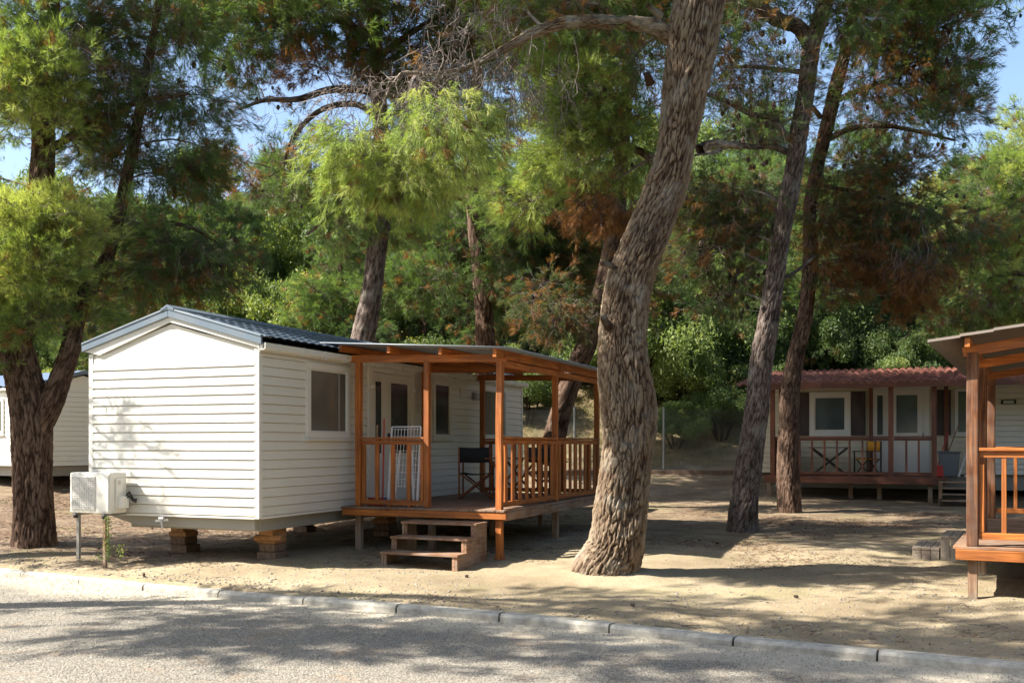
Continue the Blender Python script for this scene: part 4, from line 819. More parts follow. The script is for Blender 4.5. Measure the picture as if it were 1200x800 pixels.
def pine(label, trunk_pts, limbs, boughs, m, res=.02, amp=.035, flare=0., seed=0., plate=7., needle=.0045, size=.34, group=None, ncone=0, lump=.03, bare=(), name='pine_tree', bdens=1.0, brown=.3):
    """trunk_pts [(px,py,Y,r)], limbs [[(px,py,Y,r)..]], boughs [(px,py,Y,rx,ry px,rd m,dens,tint,droop,kind)]"""
    tp = [(*W(a, b, Y), r) for a, b, Y, r in trunk_pts]
    root = bpy.data.objects.new(name, None); C.objects.link(root); root.location = (tp[0][0], tp[0][1], tp[0][2] + .1); tag(root, label, 'pine tree', group)
    loc = np.array(root.location); _, Q = trunk_mesh('trunk', tp, m, root, res, amp, plate, flare, seed, lump); pts = [Q[:, :3]]
    for lb in limbs:
        lp_ = [(*W(a, b, Y), r) for a, b, Y, r in lb]; _, q = trunk_mesh('limb', lp_, m, root, max(res, .02), amp * min(1, lb[0][3] / .16) * .8, plate * 1.2, 0, seed + 3, lump * .5); pts.append(q[:, :3])
    S = np.concatenate(pts); tri = []; mi = []; ti = []
    for bo in boughs:
        px, py, Y, rx, ry, rd, dens, tn, droop, kind = bo; c = np.array(W(px, py, Y)); R = np.array([rx * Y / FP, rd, ry * Y / FP])
        area = pi * R[0] * R[2]; top = kind == 'top'; n = int(area * (42 if top else 112) * dens * bdens * (.42 / size) ** 1.9 * (1 + .4 * min(rd, 2))); K = max(5, int(area * 5) + 3)
        K = int(K * 1.3); u = rng.standard_normal((K, 3)); u /= np.linalg.norm(u, axis=1)[:, None]; sub = c + u * R * (rng.random((K, 1)) ** .45)
        # limb to the bough, then branches to each sub-clump
        a = S[np.argmin(np.linalg.norm((S - c) * np.array([1, 1, 1.3]) + np.array([0, 0, .3]), axis=1))]
        dl = np.linalg.norm(c - a)
        if dl > .4:
            T = thin(a, c, .018 + .006 * dl, .012, sag=.12, wig=.05); tri.append(T); mi.append(np.ones(len(T), int)); ti.append(np.full(len(T), .5))
        for sc in sub: T = thin(c, sc, .011, .006, sag=.1, wig=.08); tri.append(T); mi.append(np.ones(len(T), int)); ti.append(np.full(len(T), .5))
        w_ = rng.integers(0, K, n); sr = min(.27, .17 * R.max() + .1) * (1.4 if top else 1); off = rng.normal(0, 1, (n, 3)) * np.array([sr, sr, sr * .6]); pos = sub[w_] + off
        out = off / (np.linalg.norm(off, axis=1)[:, None] + 1e-6); rad = (sub[w_] - a); rad /= np.linalg.norm(rad, axis=1)[:, None] + 1e-6
        dirs = out * .7 + rad * .6 + rng.standard_normal((n, 3)) * .35; dirs[:, 2] += -droop + .15
        subt = rng.normal(0, .09, K); tt = tn + subt[w_] + rng.normal(0, .05, n)
        if kind == 'brown': tt = rng.uniform(0, .15, n)
        elif kind == 'mix': tt = np.where(rng.random(n) < brown, rng.uniform(0, .15, n), np.maximum(tt, .2))
        elif kind == 'bright': tt = np.where(rng.random(n) < .04, .1, np.maximum(tt, .3))
        else: tt = np.where(rng.random(n) < .1, rng.uniform(0, .15, n), np.maximum(tt, .2))
        A, B_, C_ = sprays(pos, dirs, size * rng.uniform(.6, 1.15, n) * (1.5 if top else 1), np.full(n, needle * max(1, Y / 18) * (2.6 if top else 1.35)), tt); tri.append(A); mi.append(B_); ti.append(C_)
        # fine twigs from sub-clump centres to the sprays
        pick = rng.random(n) < .7; p = sub[w_][pick] + off[pick] * .1; q = pos[pick]; s_ = np.cross(q - p, rng.standard_normal(p.shape)); s_ /= np.linalg.norm(s_, axis=1)[:, None] + 1e-9
        T = np.stack([p - s_ * .005, p + s_ * .005, q], 1); tri.append(T); mi.append(np.ones(len(T), int)); ti.append(np.full(len(T), .5))
    for (px, py, Y, rx, ry, rd, n, dx, dz) in bare:         # bare grey twig tangles hanging from a limb
        c = np.array(W(px, py, Y)); R = np.array([rx * Y / FP, rd, ry * Y / FP])
        p = c + rng.uniform(-1, 1, (n, 3)) * R
        for q in p:
            e = q + np.array([dx, rng.uniform(-.3, .3), dz]) * rng.uniform(.3, 1.) + rng.normal(0, .12, 3); T = thin(q, e, .006, .003, sag=rng.uniform(0, .3), wig=.12); tri.append(T); mi.append(np.ones(len(T), int)); ti.append(np.full(len(T), .5))
            for _ in range(3): f = q + (e - q) * rng.uniform(.3, 1) ; T = thin(f, f + rng.normal(0, .14, 3) + np.array([0, 0, dz * .12]), .0035, .002, wig=.1); tri.append(T); mi.append(np.ones(len(T), int)); ti.append(np.full(len(T), .5))
    if ncone:
        bi = rng.integers(0, len(boughs), ncone); P_ = []
        for b in bi: bo = boughs[b]; P_.append(np.array(W(bo[0], bo[1], bo[2])) + rng.normal(0, .55, 3) * np.array([bo[3] * bo[2] / FP, bo[5], bo[4] * bo[2] / FP]))
        T = cones(np.array(P_), rng.uniform(.03, .05, ncone)); tri.append(T); mi.append(np.full(len(T), 2)); ti.append(np.full(len(T), .5))
    T = np.concatenate(tri); V = T.reshape(-1, 3) - loc
    np_mesh('crown', V, np.arange(len(V)).reshape(-1, 3), [NEEDLE, TWIG, CONE], np.concatenate(mi), np.repeat(np.concatenate(ti), 3), root)
    return root

def off_boughs(X, Y, z, rx, ry, rz, dens, tn, kind='top'):   # an out-of-frame bough in metres, added to cast shade
    k = FP / Y; return (600 + X * k, HY - (z - EYE) * k, Y, rx * k, rz * k, ry, dens, tn, 0.0, kind)

# the big leaning pine in front
FT = [(704, 695, 13.26, .42), (706, 672, 13.26, .40), (721, 640, 13.26, .38), (729, 580, 13.26, .345), (736, 520, 13.26, .335), (737, 480, 13.26, .345), (732, 430, 13.26, .35), (731, 380, 13.25, .315), (738, 330, 13.22, .29), (757, 280, 13.2, .28), (773, 240, 13.2, .27), (786, 200, 13.15, .26), (793, 160, 13.1, .26), (801, 110, 13.05, .295), (809, 60, 13.0, .325), (818, 0, 12.95, .325), (830, -80, 12.9, .30), (850, -200, 12.8, .24), (862, -330, 12.8, .17), (860, -440, 12.9, .08)]
big = pine('large leaning pine with thick furrowed trunk in front of the porch', FT,
    [[(792, 45, 13.0, .13), (765, 32, 12.95, .10), (730, 27, 12.8, .085), (690, 26, 12.6, .078), (655, 29, 12.45, .072), (625, 38, 12.35, .06), (600, 52, 12.3, .05), (572, 68, 12.25, .04), (540, 82, 12.2, .032), (505, 88, 12.2, .024), (470, 86, 12.2, .016)],
     [(836, -60, 12.9, .14), (880, -140, 13, .11), (960, -210, 13.2, .08), (1050, -250, 13.5, .04)], [(845, -150, 12.9, .13), (780, -230, 12.7, .1), (690, -280, 12.5, .05)],
     [(792, 205, 13.3, .1), (775, 195, 13.7, .08), (757, 180, 14.3, .06), (735, 170, 14.8, .04)], [(820, 175, 13.2, .07), (835, 168, 13.4, .055), (868, 172, 13.7, .04)]],
    [(475, 165, 12.2, 78, 50, .6, 1.6, .9, .9, 'bright'), (425, 190, 12.2, 45, 32, .5, 1.6, .88, .9, 'bright'), (540, 140, 12.3, 45, 40, .5, 1.1, .82, .9, 'bright'), (470, 205, 12.2, 50, 25, .4, 1.6, .85, .9, 'bright'),
     (690, 110, 14.2, 45, 40, .7, 1.3, .85, .4, 'bright'), (665, 150, 14.2, 40, 45, .6, 1.5, .85, .3, 'bright'), (715, 170, 14.5, 45, 50, .6, 1.5, .8, .5, 'bright'), (620, 240, 15.5, 50, 22, .6, 1.3, .85, .2, 'bright'), (655, 195, 15, 40, 30, .6, 1.2, .8, .3, 'bright'),
     (700, 235, 14.6, 45, 28, .5, 1.5, .1, .9, 'brown'), (735, 120, 14.3, 28, 60, .5, 1.2, .65, .5, 'mix'), (600, 10, 13, 70, 22, .6, .9, .75, .6, 'mix'), (700, 5, 12.8, 70, 22, .5, 1.1, .55, .5, 'mix'), (745, 65, 13.6, 30, 35, .4, .8, .5, .5, 'mix'),
     off_boughs(-2.3, 12.6, 9.6, 1.1, .8, 1.0, 1.2, .6), off_boughs(-1.0, 12.7, 10.8, 1.2, .8, .9, 1.2, .6), off_boughs(2.5, 13, 9.5, 2.5, 1.8, 1, .8, .5), off_boughs(4.6, 13.3, 10.5, 1.6, 1.5, 1, .8, .5), off_boughs(0.5, 12.6, 10.5, 1.8, 1.5, .9, .7, .5), off_boughs(2.9, 12.9, 11.6, 1.8, 1.6, 1, .8, .5)],
    BARK, res=.0108, amp=.055, flare=.08, seed=1.7, plate=15.5, needle=.0044, size=.29, lump=.05, ncone=40,
    bare=[(540, 75, 12.25, 60, 14, .25, 70, -.2, -.35), (455, 100, 12.2, 60, 12, .25, 80, -.15, -.25), (560, 30, 12.5, 60, 40, .4, 90, -.1, -.5), (620, 90, 12.6, 50, 40, .5, 70, .05, -.7), (395, 130, 12.2, 22, 22, .2, 30, -.2, -.2)])

def stub(root, px, py, Y, d, r0, r1):
    p = W(px, py, Y); m_ = MB(); m_.cyl(p, p + Vector(d), r0, r1, 9); m2 = MB(); m2.v = [tuple(Vector(v) - root.location) for v in m_.v]; m2.f = m_.f; obj('branch_stub', m2, BARK, root, bevel=.006)
stub(big, 714, 384, 13.05, (-.09, -.14, .12), .06, .045); stub(big, 718, 312, 13.05, (-.16, -.08, .03), .045, .03); stub(big, 762, 98, 12.85, (-.06, -.12, .08), .06, .045); stub(big, 775, 20, 12.8, (-.2, -.12, .1), .05, .03)
# forked pine on the left
AT = [(40, 655, 16.1, .39), (40, 640, 16.1, .34), (39, 600, 16.1, .31), (37, 540, 16.1, .3), (36, 500, 16.1, .31), (32, 465, 16.1, .30), (24, 430, 16.1, .27), (16, 395, 16.1, .25), (16, 350, 16.1, .22), (28, 290, 16.2, .2), (44, 235, 16.3, .19), (50, 190, 16.4, .19), (50, 130, 16.4, .18), (54, 60, 16.4, .16), (62, -30, 16.3, .13), (70, -120, 16.3, .1), (75, -220, 16.3, .05)]
pine('forked pine on the left beside the air conditioner end of the white mobile home', AT,
    [[(44, 505, 16.1, .2), (58, 475, 16.1, .2), (70, 445, 16.15, .17), (82, 410, 16.2, .155), (88, 380, 16.3, .14), (100, 345, 16.5, .13), (122, 310, 16.7, .12), (134, 270, 16.9, .11), (146, 220, 17, .1), (160, 150, 17, .09), (175, 70, 17, .07), (190, -20, 17, .05)],
     [(14, 395, 16.1, .12), (-30, 360, 15.8, .1), (-90, 330, 15.5, .06)], [(130, 280, 16.9, .06), (170, 262, 17, .05), (220, 265, 17.2, .035), (255, 285, 17.4, .02)], [(50, 180, 16.4, .07), (100, 150, 16.6, .06), (160, 120, 16.8, .05), (220, 110, 17, .03)], [(52, 90, 16.4, .07), (10, 60, 16, .06), (-50, 40, 15.8, .04)]],
    [(45, 85, 16, 60, 40, .8, 1.6, .82, .1, ''), (15, 130, 15.9, 60, 40, .8, 1.7, .88, .1, 'bright'), (45, 265, 15.9, 60, 32, .5, 1.8, 1.0, .1, 'bright'), (20, 315, 15.9, 60, 40, .5, 1.8, 1.0, .1, 'bright'), (75, 330, 16.1, 45, 35, .5, 1.2, .85, .2, 'bright'), (45, 372, 15.9, 62, 22, .7, 1.1, .65, .2, ''), (110, 375, 16.6, 48, 20, .6, .9, .55, .3, ''),
     (20, 15, 16, 60, 28, .8, 1.2, .6, .2, ''), (-60, 200, 16.5, 40, 100, .6, .5, .7, .1, ''), (150, 150, 17.2, 55, 45, .9, 1.4, .42, .5, 'mix'), (215, 110, 17.4, 45, 35, .8, 1.2, .55, .5, ''), (110, 55, 17, 45, 45, .8, 1.1, .3, .5, 'mix'), (160, 10, 17, 60, 30, .9, 1.1, .5, .4, ''), (225, 40, 17.4, 35, 35, .8, .8, .5, .4, ''),
     (110, 190, 17, 60, 18, .8, .5, .3, .5, 'mix'), (190, 205, 17.4, 48, 30, .8, 1.2, .45, .5, ''), (245, 175, 17.6, 40, 35, .7, .8, .5, .5, 'mix'), (150, 265, 17.1, 45, 18, .7, .9, .55, .3, ''), (215, 290, 17.5, 60, 24, .8, 1.4, .5, .4, ''), (265, 305, 17.6, 30, 26, .6, 1.0, .35, .5, 'mix'), (190, 330, 17.3, 70, 28, .8, .9, .4, .7, 'mix'), (130, 320, 17, 35, 35, .7, .8, .45, .6, 'mix'), (185, 372, 18, 50, 14, .8, .7, .25, .7, 'mix'), (-20, 400, 15.6, 40, 30, .6, .8, .6, .3, ''),
     off_boughs(-8.2, 16.8, 10.5, 2.0, 1.5, 1, .7, .5), off_boughs(-6, 16.2, 11, 2.0, 1.5, 1, .7, .5), off_boughs(-4.5, 17.5, 10, 1.8, 1.5, 1, .7, .5), off_boughs(-11.8, 15.7, 5.6, 1.3, .9, .9, 1.1, .5)],
    BARKD, res=.016, amp=.04, flare=.05, bdens=1.15, seed=5.1, plate=12, needle=.0046, size=.32, ncone=60, lump=.03,
    bare=[(210, 285, 17.2, 40, 12, .5, 60, .05, -.6), (75, 60, 15.8, 40, 15, .4, 50, .1, -.2), (140, 100, 16.8, 40, 30, .6, 50, .1, -.6), (60, 245, 15.6, 50, 12, .4, 30, .1, -.1)])

pine('dark pine rising behind the ridge of the white mobile home', [(418, 440, 26, .36), (426, 395, 26, .31), (436, 340, 26, .27), (442, 290, 26, .25), (449, 235, 26, .24), (448, 180, 26, .22), (444, 120, 26, .2), (440, 60, 26, .17), (438, -20, 26, .13), (436, -120, 26, .06)],
    [[(443, 110, 26, .12), (420, 105, 25.6, .1), (385, 106, 25, .09), (350, 116, 24.6, .07), (310, 118, 24.3, .05), (280, 128, 24, .03)], [(446, 140, 26, .1), (415, 122, 25.7, .08), (375, 130, 25.3, .07), (345, 160, 25, .05), (330, 200, 25, .03)], [(449, 235, 26, .08), (420, 240, 25.6, .06), (395, 247, 25.5, .05), (360, 275, 25.3, .03)], [(440, 50, 26, .12), (400, 25, 25.5, .1), (350, 20, 25, .07), (290, 10, 24.6, .04)], [(440, 70, 26, .1), (480, 40, 26, .08), (530, 10, 26, .05)]],
    [(395, 20, 25.5, 65, 25, 1.3, 1.2, .45, .2, ''), (330, 30, 25, 50, 28, 1.2, .9, .5, .3, ''), (275, 45, 24.6, 30, 50, 1, .8, .5, .4, ''), (460, 60, 26, 60, 40, 1.5, 1.1, .4, .3, 'mix'), (375, 80, 25.3, 32, 20, .8, .9, .1, .4, 'brown'), (300, 95, 24.5, 25, 20, .8, .5, .1, .4, 'brown'), (345, 130, 25, 30, 10, .7, .25, .3, .4, 'mix'),
     (280, 195, 24.4, 18, 26, .8, .9, .05, .8, 'brown'), (335, 190, 25, 35, 25, 1, .55, .3, .5, 'mix'), (380, 180, 25.4, 20, 25, .8, .6, .35, .5, 'mix'), (360, 235, 25.4, 50, 18, 1, 1.0, .45, .3, ''), (400, 265, 25.6, 35, 22, 1, .8, .5, .4, ''), (455, 250, 26, 45, 25, 1, .9, .5, .3, ''), (530, 40, 26.5, 50, 50, 1.4, .8, .35, .4, 'mix'), (305, 230, 24.6, 28, 14, .8, .6, .4, .3, ''), off_boughs(-4.5, 26, 14, 3, 2.5, 1.2, .9, .4), off_boughs(-7.5, 25.5, 13, 2.5, 2, 1.2, .8, .4), off_boughs(-1.5, 25, 13.5, 2.5, 2, 1.2, .8, .4), off_boughs(-4, 22.5, 13, 2.5, 2, 1.2, .8, .4)],
    BARKG, res=.035, amp=.03, bdens=1.0, seed=9, plate=9, needle=.005, size=.42, ncone=60, bare=[(330, 140, 24.8, 50, 20, .8, 40, -.3, -.6), (350, 210, 25, 40, 20, .8, 30, -.3, -.7)])

pine('straight pine seen above the canopy of the orange porch', [(570, 440, 30, .34), (569, 400, 30, .30), (566, 350, 30, .26), (560, 290, 30, .24), (554, 230, 30, .225), (551, 180, 30, .22), (556, 130, 30, .2), (560, 70, 30, .17), (556, 0, 30, .14), (552, -90, 30, .07)],
    [[(552, 150, 30, .09), (580, 148, 29.8, .08), (615, 146, 29.6, .06), (650, 150, 29.4, .04)], [(552, 185, 30, .07), (580, 188, 29.9, .06), (605, 200, 29.8, .04)], [(553, 235, 30, .08), (520, 228, 29.6, .06), (495, 215, 29.5, .04)], [(550, 165, 30, .06), (538, 150, 29.8, .05), (520, 140, 29.6, .03)]],
    [(555, 300, 31.5, 70, 38, 1.6, 1.3, .4, .3, ''), (620, 310, 29, 60, 50, 1.6, 1.3, .35, .4, ''), (490, 330, 29, 55, 28, 1.4, 1.0, .42, .4, ''), (590, 360, 31.5, 60, 24, 1.5, .9, .3, .5, 'mix'), (600, 245, 31.5, 50, 22, 1.2, 1.1, .6, .2, ''), (520, 270, 31.5, 40, 28, 1.2, 1.0, .5, .3, ''), (650, 260, 28.5, 50, 35, 1.3, 1.1, .4, .4, 'mix'), (560, 130, 30, 45, 28, 1.2, .6, .3, .5, 'mix'), (640, 100, 29.5, 45, 55, 1.3, .6, .4, .5, 'mix'), (590, 40, 30, 70, 40, 1.8, .9, .4, .4, 'mix'), (690, 300, 28.5, 30, 60, 1.2, 1.2, .25, .5, 'mix'), (490, 120, 30, 40, 40, 1.2, .7, .35, .5, 'mix'), off_boughs(-1, 30, 16, 3, 2.5, 1.2, .8, .4), off_boughs(2.5, 29, 15, 2.5, 2, 1.2, .8, .4)],
    BARKD, brown=.15, res=.04, amp=.03, seed=12, plate=9, needle=.005, size=.42, ncone=40)

pine('dark pine leaning to the right behind the orange porch', [(640, 545, 23.5, .30), (648, 518, 23.5, .27), (658, 480, 23.5, .25), (668, 450, 23.5, .24), (684, 410, 23.5, .24), (698, 370, 23.5, .24), (712, 320, 23.5, .22), (722, 260, 23.5, .2), (728, 190, 23.5, .17), (735, 100, 23.6, .14), (740, 0, 23.6, .08)],
    [[(696, 375, 23.5, .07), (670, 360, 23, .05), (640, 365, 22.6, .03)]],
    [(660, 375, 22.8, 35, 28, .8, 1.0, .12, .9, 'mix'), (640, 345, 22.8, 40, 18, .8, .9, .3, .6, 'mix'), (745, 330, 23.5, 25, 60, .9, .7, .3, .6, 'mix'), (700, 50, 23.6, 60, 50, 1.5, .8, .45, .4, 'mix'), off_boughs(3.2, 23.5, 12.2, 2.5, 2, 1, .9, .4), off_boughs(0.6, 22, 12.5, 2.4, 2, 1, .9, .4), off_boughs(1.2, 19.5, 12, 2.2, 1.8, 1, .8, .4), off_boughs(-1.8, 20.5, 12, 2, 1.8, .9, .8, .4), off_boughs(-.5, 17.5, 11.5, 2, 1.6, .9, .8, .4), off_boughs(2.2, 21.5, 11, 2, 1.6, .9, .8, .4)],
    BARKD, res=.035, amp=.03, seed=15, plate=9, needle=.005, size=.34, ncone=30, bare=[(665, 365, 22.8, 40, 16, .5, 60, -.1, -.7)])

pine('slender grey pine forking at the top, nearer of the pair before the red-roofed mobile home', [(868, 634, 18.5, .30), (870, 620, 18.5, .285), (873, 580, 18.5, .25), (880, 530, 18.5, .235), (887, 480, 18.5, .22), (893, 420, 18.5, .205), (903, 360, 18.4, .185), (912, 300, 18.3, .165), (923, 240, 18.2, .17), (930, 200, 18.2, .16), (937, 150, 18.1, .16), (946, 100, 18.1, .155), (952, 50, 18, .16), (962, 20, 18, .14), (976, -20, 18, .12), (990, -90, 18, .1), (1000, -190, 18, .05)],
    [[(950, 52, 18, .14), (935, 32, 18, .13), (912, 24, 17.9, .125), (895, 12, 17.8, .12), (886, -10, 17.7, .11), (880, -70, 17.5, .09), (860, -150, 17.4, .05)], [(922, 178, 18.2, .06), (905, 172, 18, .055), (880, 172, 17.8, .05), (860, 168, 17.6, .045), (838, 178, 17.4, .035), (815, 182, 17.2, .02)], [(924, 165, 18.2, .06), (905, 140, 18, .055), (880, 134, 17.9, .05), (855, 120, 17.7, .045), (832, 112, 17.5, .035), (810, 105, 17.4, .02)], [(942, 85, 18.1, .05), (915, 82, 17.9, .04), (880, 78, 17.7, .03), (850, 80, 17.5, .02)], [(908, 330, 18.4, .04), (930, 320, 18.7, .03), (955, 300, 19, .02)]],
    [(850, 60, 17.8, 50, 45, 1, .7, .3, .4, 'mix'), (900, 100, 18, 45, 45, 1, .5, .3, .4, 'mix'), (880, 150, 18, 45, 30, .9, .4, .25, .5, 'mix'), (850, 20, 17.8, 50, 25, 1, .8, .35, .4, 'mix'), (830, 225, 18.6, 45, 32, .9, 1.1, .22, .7, 'mix'), (850, 275, 19, 50, 30, 1, 1.2, .2, .8, 'mix'), (885, 235, 19, 30, 40, .8, .8, .2, .7, 'mix'), (820, 300, 19, 35, 30, .8, 1.0, .3, .8, 'mix'), (1000, 20, 18, 50, 30, 1, .9, .4, .3, ''), (870, 330, 19.5, 35, 25, .8, .5, .15, .9, 'mix'), (840, 345, 19.5, 25, 35, .7, .5, .3, .8, ''),
     off_boughs(4.8, 17.8, 10.8, 2.2, 1.8, 1.1, .9, .45), off_boughs(6.8, 18.6, 11.2, 2, 1.8, 1, .9, .45), off_boughs(3.2, 19.5, 11, 1.8, 1.6, 1, .8, .45)],
    BARKG, res=.018, amp=.03, flare=.02, seed=20, plate=14, needle=.0046, size=.32, ncone=230, lump=.02, bare=[(870, 120, 17.8, 70, 60, .9, 60, .1, -.4), (860, 290, 19, 50, 30, .7, 40, 0, -.6)])

pine('slender dark pine with drooping brown boughs, farther of the pair before the red-roofed mobile home', [(925, 608, 22.6, .29), (925, 597, 22.6, .265), (924, 560, 22.6, .25), (924, 510, 22.6, .23), (925, 470, 22.6, .22), (931, 425, 22.6, .19), (944, 365, 22.6, .165), (950, 300, 22.5, .165), (949, 245, 22.4, .15), (957, 200, 22.3, .15), (969, 150, 22.2, .155), (980, 100, 22.2, .15), (990, 62, 22.1, .13), (1000, 10, 22, .11), (1010, -70, 22, .07)],
    [[(966, 165, 22.3, .07), (1000, 150, 21.8, .06), (1040, 148, 21.4, .05), (1080, 155, 21, .04), (1120, 165, 20.8, .02)], [(975, 120, 22.2, .07), (1010, 105, 21.8, .06), (1050, 90, 21.4, .045), (1100, 60, 21, .03)], [(955, 215, 22.3, .06), (985, 222, 21.9, .05), (1030, 232, 21.5, .04), (1080, 245, 21.1, .02)], [(988, 60, 22.1, .08), (1030, 40, 21.8, .06), (1090, 20, 21.4, .03)], [(952, 125, 22.3, .05), (962, 138, 22.2, .06)]],
    [(1040, 25, 21.5, 55, 25, 1.1, 1.1, .5, .2, ''), (1085, 30, 21, 40, 30, 1, 1.3, .45, .1, ''), (1122, 25, 20.8, 22, 16, .6, .6, .45, -.1, ''), (1100, 85, 20.9, 34, 35, .9, 1.3, .4, .3, ''), (1112, 130, 20.8, 24, 28, .8, 1.0, .4, .4, ''), (1060, 80, 21.3, 40, 35, .9, .9, .3, .4, 'mix'), (1085, 90, 21, 18, 24, .5, 1.3, .05, .9, 'brown'), (1035, 30, 21.3, 22, 16, .5, .9, .08, .6, 'brown'), (1010, 90, 21.9, 35, 45, 1, .5, .2, .4, 'mix'), (1040, 130, 21.5, 55, 25, 1, .5, .2, .5, 'mix'), (1095, 140, 21, 35, 22, .8, .8, .3, .5, 'mix'),
     (1000, 205, 21.9, 45, 24, 1, 1.0, .22, .7, 'mix'), (1060, 190, 21.4, 45, 22, 1, .8, .3, .6, 'mix'), (985, 260, 22, 35, 30, .9, 1.3, .1, .9, 'mix'), (1040, 250, 21.6, 45, 30, 1, 1.1, .2, .8, 'mix'), (1010, 300, 21.8, 45, 24, .9, 1.2, .1, .9, 'brown'), (1075, 300, 21.4, 40, 24, .9, .9, .3, .8, 'mix'), (1085, 315, 20.5, 18, 22, .5, 1.4, .05, 1.0, 'brown'), (1060, 345, 21.6, 28, 24, .7, .9, .1, .9, 'brown'), (1110, 260, 21.3, 40, 30, 1, .9, .35, .5, 'mix'), off_boughs(8.2, 22, 12.5, 2.4, 2, 1, .9, .45), off_boughs(5.5, 23, 13.2, 2.2, 2, 1, .9, .45), off_boughs(10.5, 21.5, 11.5, 1.8, 1.8, 1, .8, .45), (975, 330, 22, 20, 30, .6, .6, .2, .9, 'mix')],
    BARKD, brown=.38, res=.02, amp=.03, flare=.02, seed=24, plate=13, needle=.0048, size=.34, ncone=260, lump=.02, bare=[(1070, 300, 20.9, 30, 20, .5, 50, -.05, -.6), (1040, 110, 21.5, 60, 50, 1, 50, .1, -.4)])

pine('bright green pine over the canopy at the right edge', [(1235, 600, 27, .3), (1236, 500, 27, .28), (1232, 400, 27, .25), (1225, 300, 27, .2), (1215, 200, 27, .14), (1205, 130, 27, .06)],
    [[(1228, 340, 27, .09), (1190, 320, 26.4, .07), (1150, 330, 26, .04)], [(1222, 260, 27, .09), (1180, 240, 26.5, .06), (1130, 250, 26, .03)]],
    [(1160, 300, 26, 45, 28, 1.1, 1.2, .9, .2, 'bright'), (1185, 250, 26.3, 40, 25, 1.1, 1.1, .75, .2, ''), (1140, 265, 26, 35, 20, .9, .8, .6, .3, 'mix'), (1190, 200, 26.6, 28, 30, 1, 1.2, .9, -.1, 'bright'), (1165, 225, 26.4, 30, 25, .8, .9, .45, .1, ''), (1150, 350, 26, 45, 22, 1, .9, .6, .4, 'mix'), (1190, 340, 26.4, 30, 30, 1, 1.1, .85, .3, 'bright'), (1205, 150, 26.8, 18, 30, .8, 1, .85, -.2, ''), (1120, 375, 26.5, 35, 22, 1, .8, .6, .4, ''), (1230, 250, 27, 30, 90, 1, .8, .7, .1, '')],
    BARKD, res=.05, amp=.02, seed=30, plate=9, needle=.005, size=.42, ncone=30)

# pines out of frame that the place has too: they throw the dappled shade on the road and the gable
pine('tall roadside pine out of frame on the left', [(-700, 700, 10.5, .35), (-700, 400, 10.5, .3), (-720, 0, 10.5, .22), (-740, -300, 10.5, .12)], [],
    [off_boughs(-9.6, 8.4, 7.6, 2.0, .9, .7, .8, .6), off_boughs(-7.2, 8.2, 8.3, 1.8, .8, .6, .75, .6), off_boughs(-11.5, 8.6, 8.5, 1.8, 1.0, .7, .7, .6), off_boughs(-8.6, 9.6, 8.8, 1.6, .6, .6, .8, .6), off_boughs(-5.2, 8.1, 8.6, 1.6, .7, .6, .9, .6), off_boughs(-7.6, 6.9, 9.6, 2.2, .7, .6, .9, .6), off_boughs(-5.0, 6.6, 10, 2.0, .6, .6, .8, .6), off_boughs(-4.6, 8.6, 9.4, 1.4, .5, .5, .7, .6), off_boughs(-10.5, 10.2, 6.4, 1.3, .5, .5, .7, .6)],
    BARKD, res=.06, amp=.02, seed=33, needle=.007, size=.42, bdens=.9)
pine('pine out of frame beside the left end of the white mobile home', [(-190, 650, 14.6, .3), (-200, 400, 14.6, .25), (-190, 200, 14.6, .18), (-180, 0, 14.6, .1)], [],
    [off_boughs(-9.1, 14.35, 4.4, .45, .4, .5, 1.0, .6), off_boughs(-9.6, 14.4, 3.6, .5, .4, .6, 1.0, .6)],
    BARKD, res=.06, amp=.02, seed=35, needle=.007, size=.42)

# ------------------------------------------------------------ broadleaf shrubs and trees on the slope
def leafy(seed, n, leaf, blobs=16, flat=.85, tint=.5, elong=1.8):
    r = np.random.default_rng(seed); u = r.standard_normal((blobs, 3)); u /= np.linalg.norm(u, axis=1)[:, None]; u[:, 2] = np.abs(u[:, 2]) * 1.1 - .25
    cen = u * r.uniform(.3, .95, (blobs, 1)); rad = r.uniform(.1, .34, blobs); k = r.integers(0, blobs, n); v = r.standard_normal((n, 3)); v /= np.linalg.norm(v, axis=1)[:, None]
    p = cen[k] + v * (rad[k] * (.35 + .8 * r.random(n) ** .8) * (1 + .25 * r.standard_normal(n) ** 2 * (r.random(n) < .15)))[:, None]; p[:, 2] = p[:, 2] * flat + .75
    nrm = v * .6 + r.standard_normal((n, 3)) * .9; nrm /= np.linalg.norm(nrm, axis=1)[:, None]; a = np.cross(nrm, r.standard_normal((n, 3))); a /= np.linalg.norm(a, axis=1)[:, None]; b = np.cross(nrm, a)
    l = (leaf * r.uniform(.6, 1.3, n))[:, None]; V = np.stack([p - a * l * elong * .5, p - b * l * .35, p + a * l * elong * .5, p + b * l * .35], 1)
    t = np.clip(tint + r.normal(0, .15, blobs)[k] + r.normal(0, .07, n), 0, 1)
    return np_mesh('crown', V.reshape(-1, 3), np.arange(4 * n).reshape(-1, 4), [LEAF], tint=np.repeat(t, 4), link=False)
def shrub_trunk(seed, h=1.0):
    r = np.random.default_rng(seed); m = MB()
    for k in range(4): a = k * 1.57 + r.random(); m.cyl((0, 0, -.15), (.35 * cos(a), .35 * sin(a), .6 * h), .045, .02, 6); m.cyl((.35 * cos(a), .35 * sin(a), .6 * h), (.5 * cos(a + .4), .5 * sin(a + .4), 1.0 * h), .02, .008, 5)
    me = bpy.data.meshes.new('trunk'); me.from_pydata(m.v, [], m.f); me.materials.append(BARKD); return me
LM = [leafy(40 + i, 30000, .032, 34 + 8 * i, tint=.36 + .05 * i) for i in range(4)]; TM = [shrub_trunk(i) for i in range(2)]
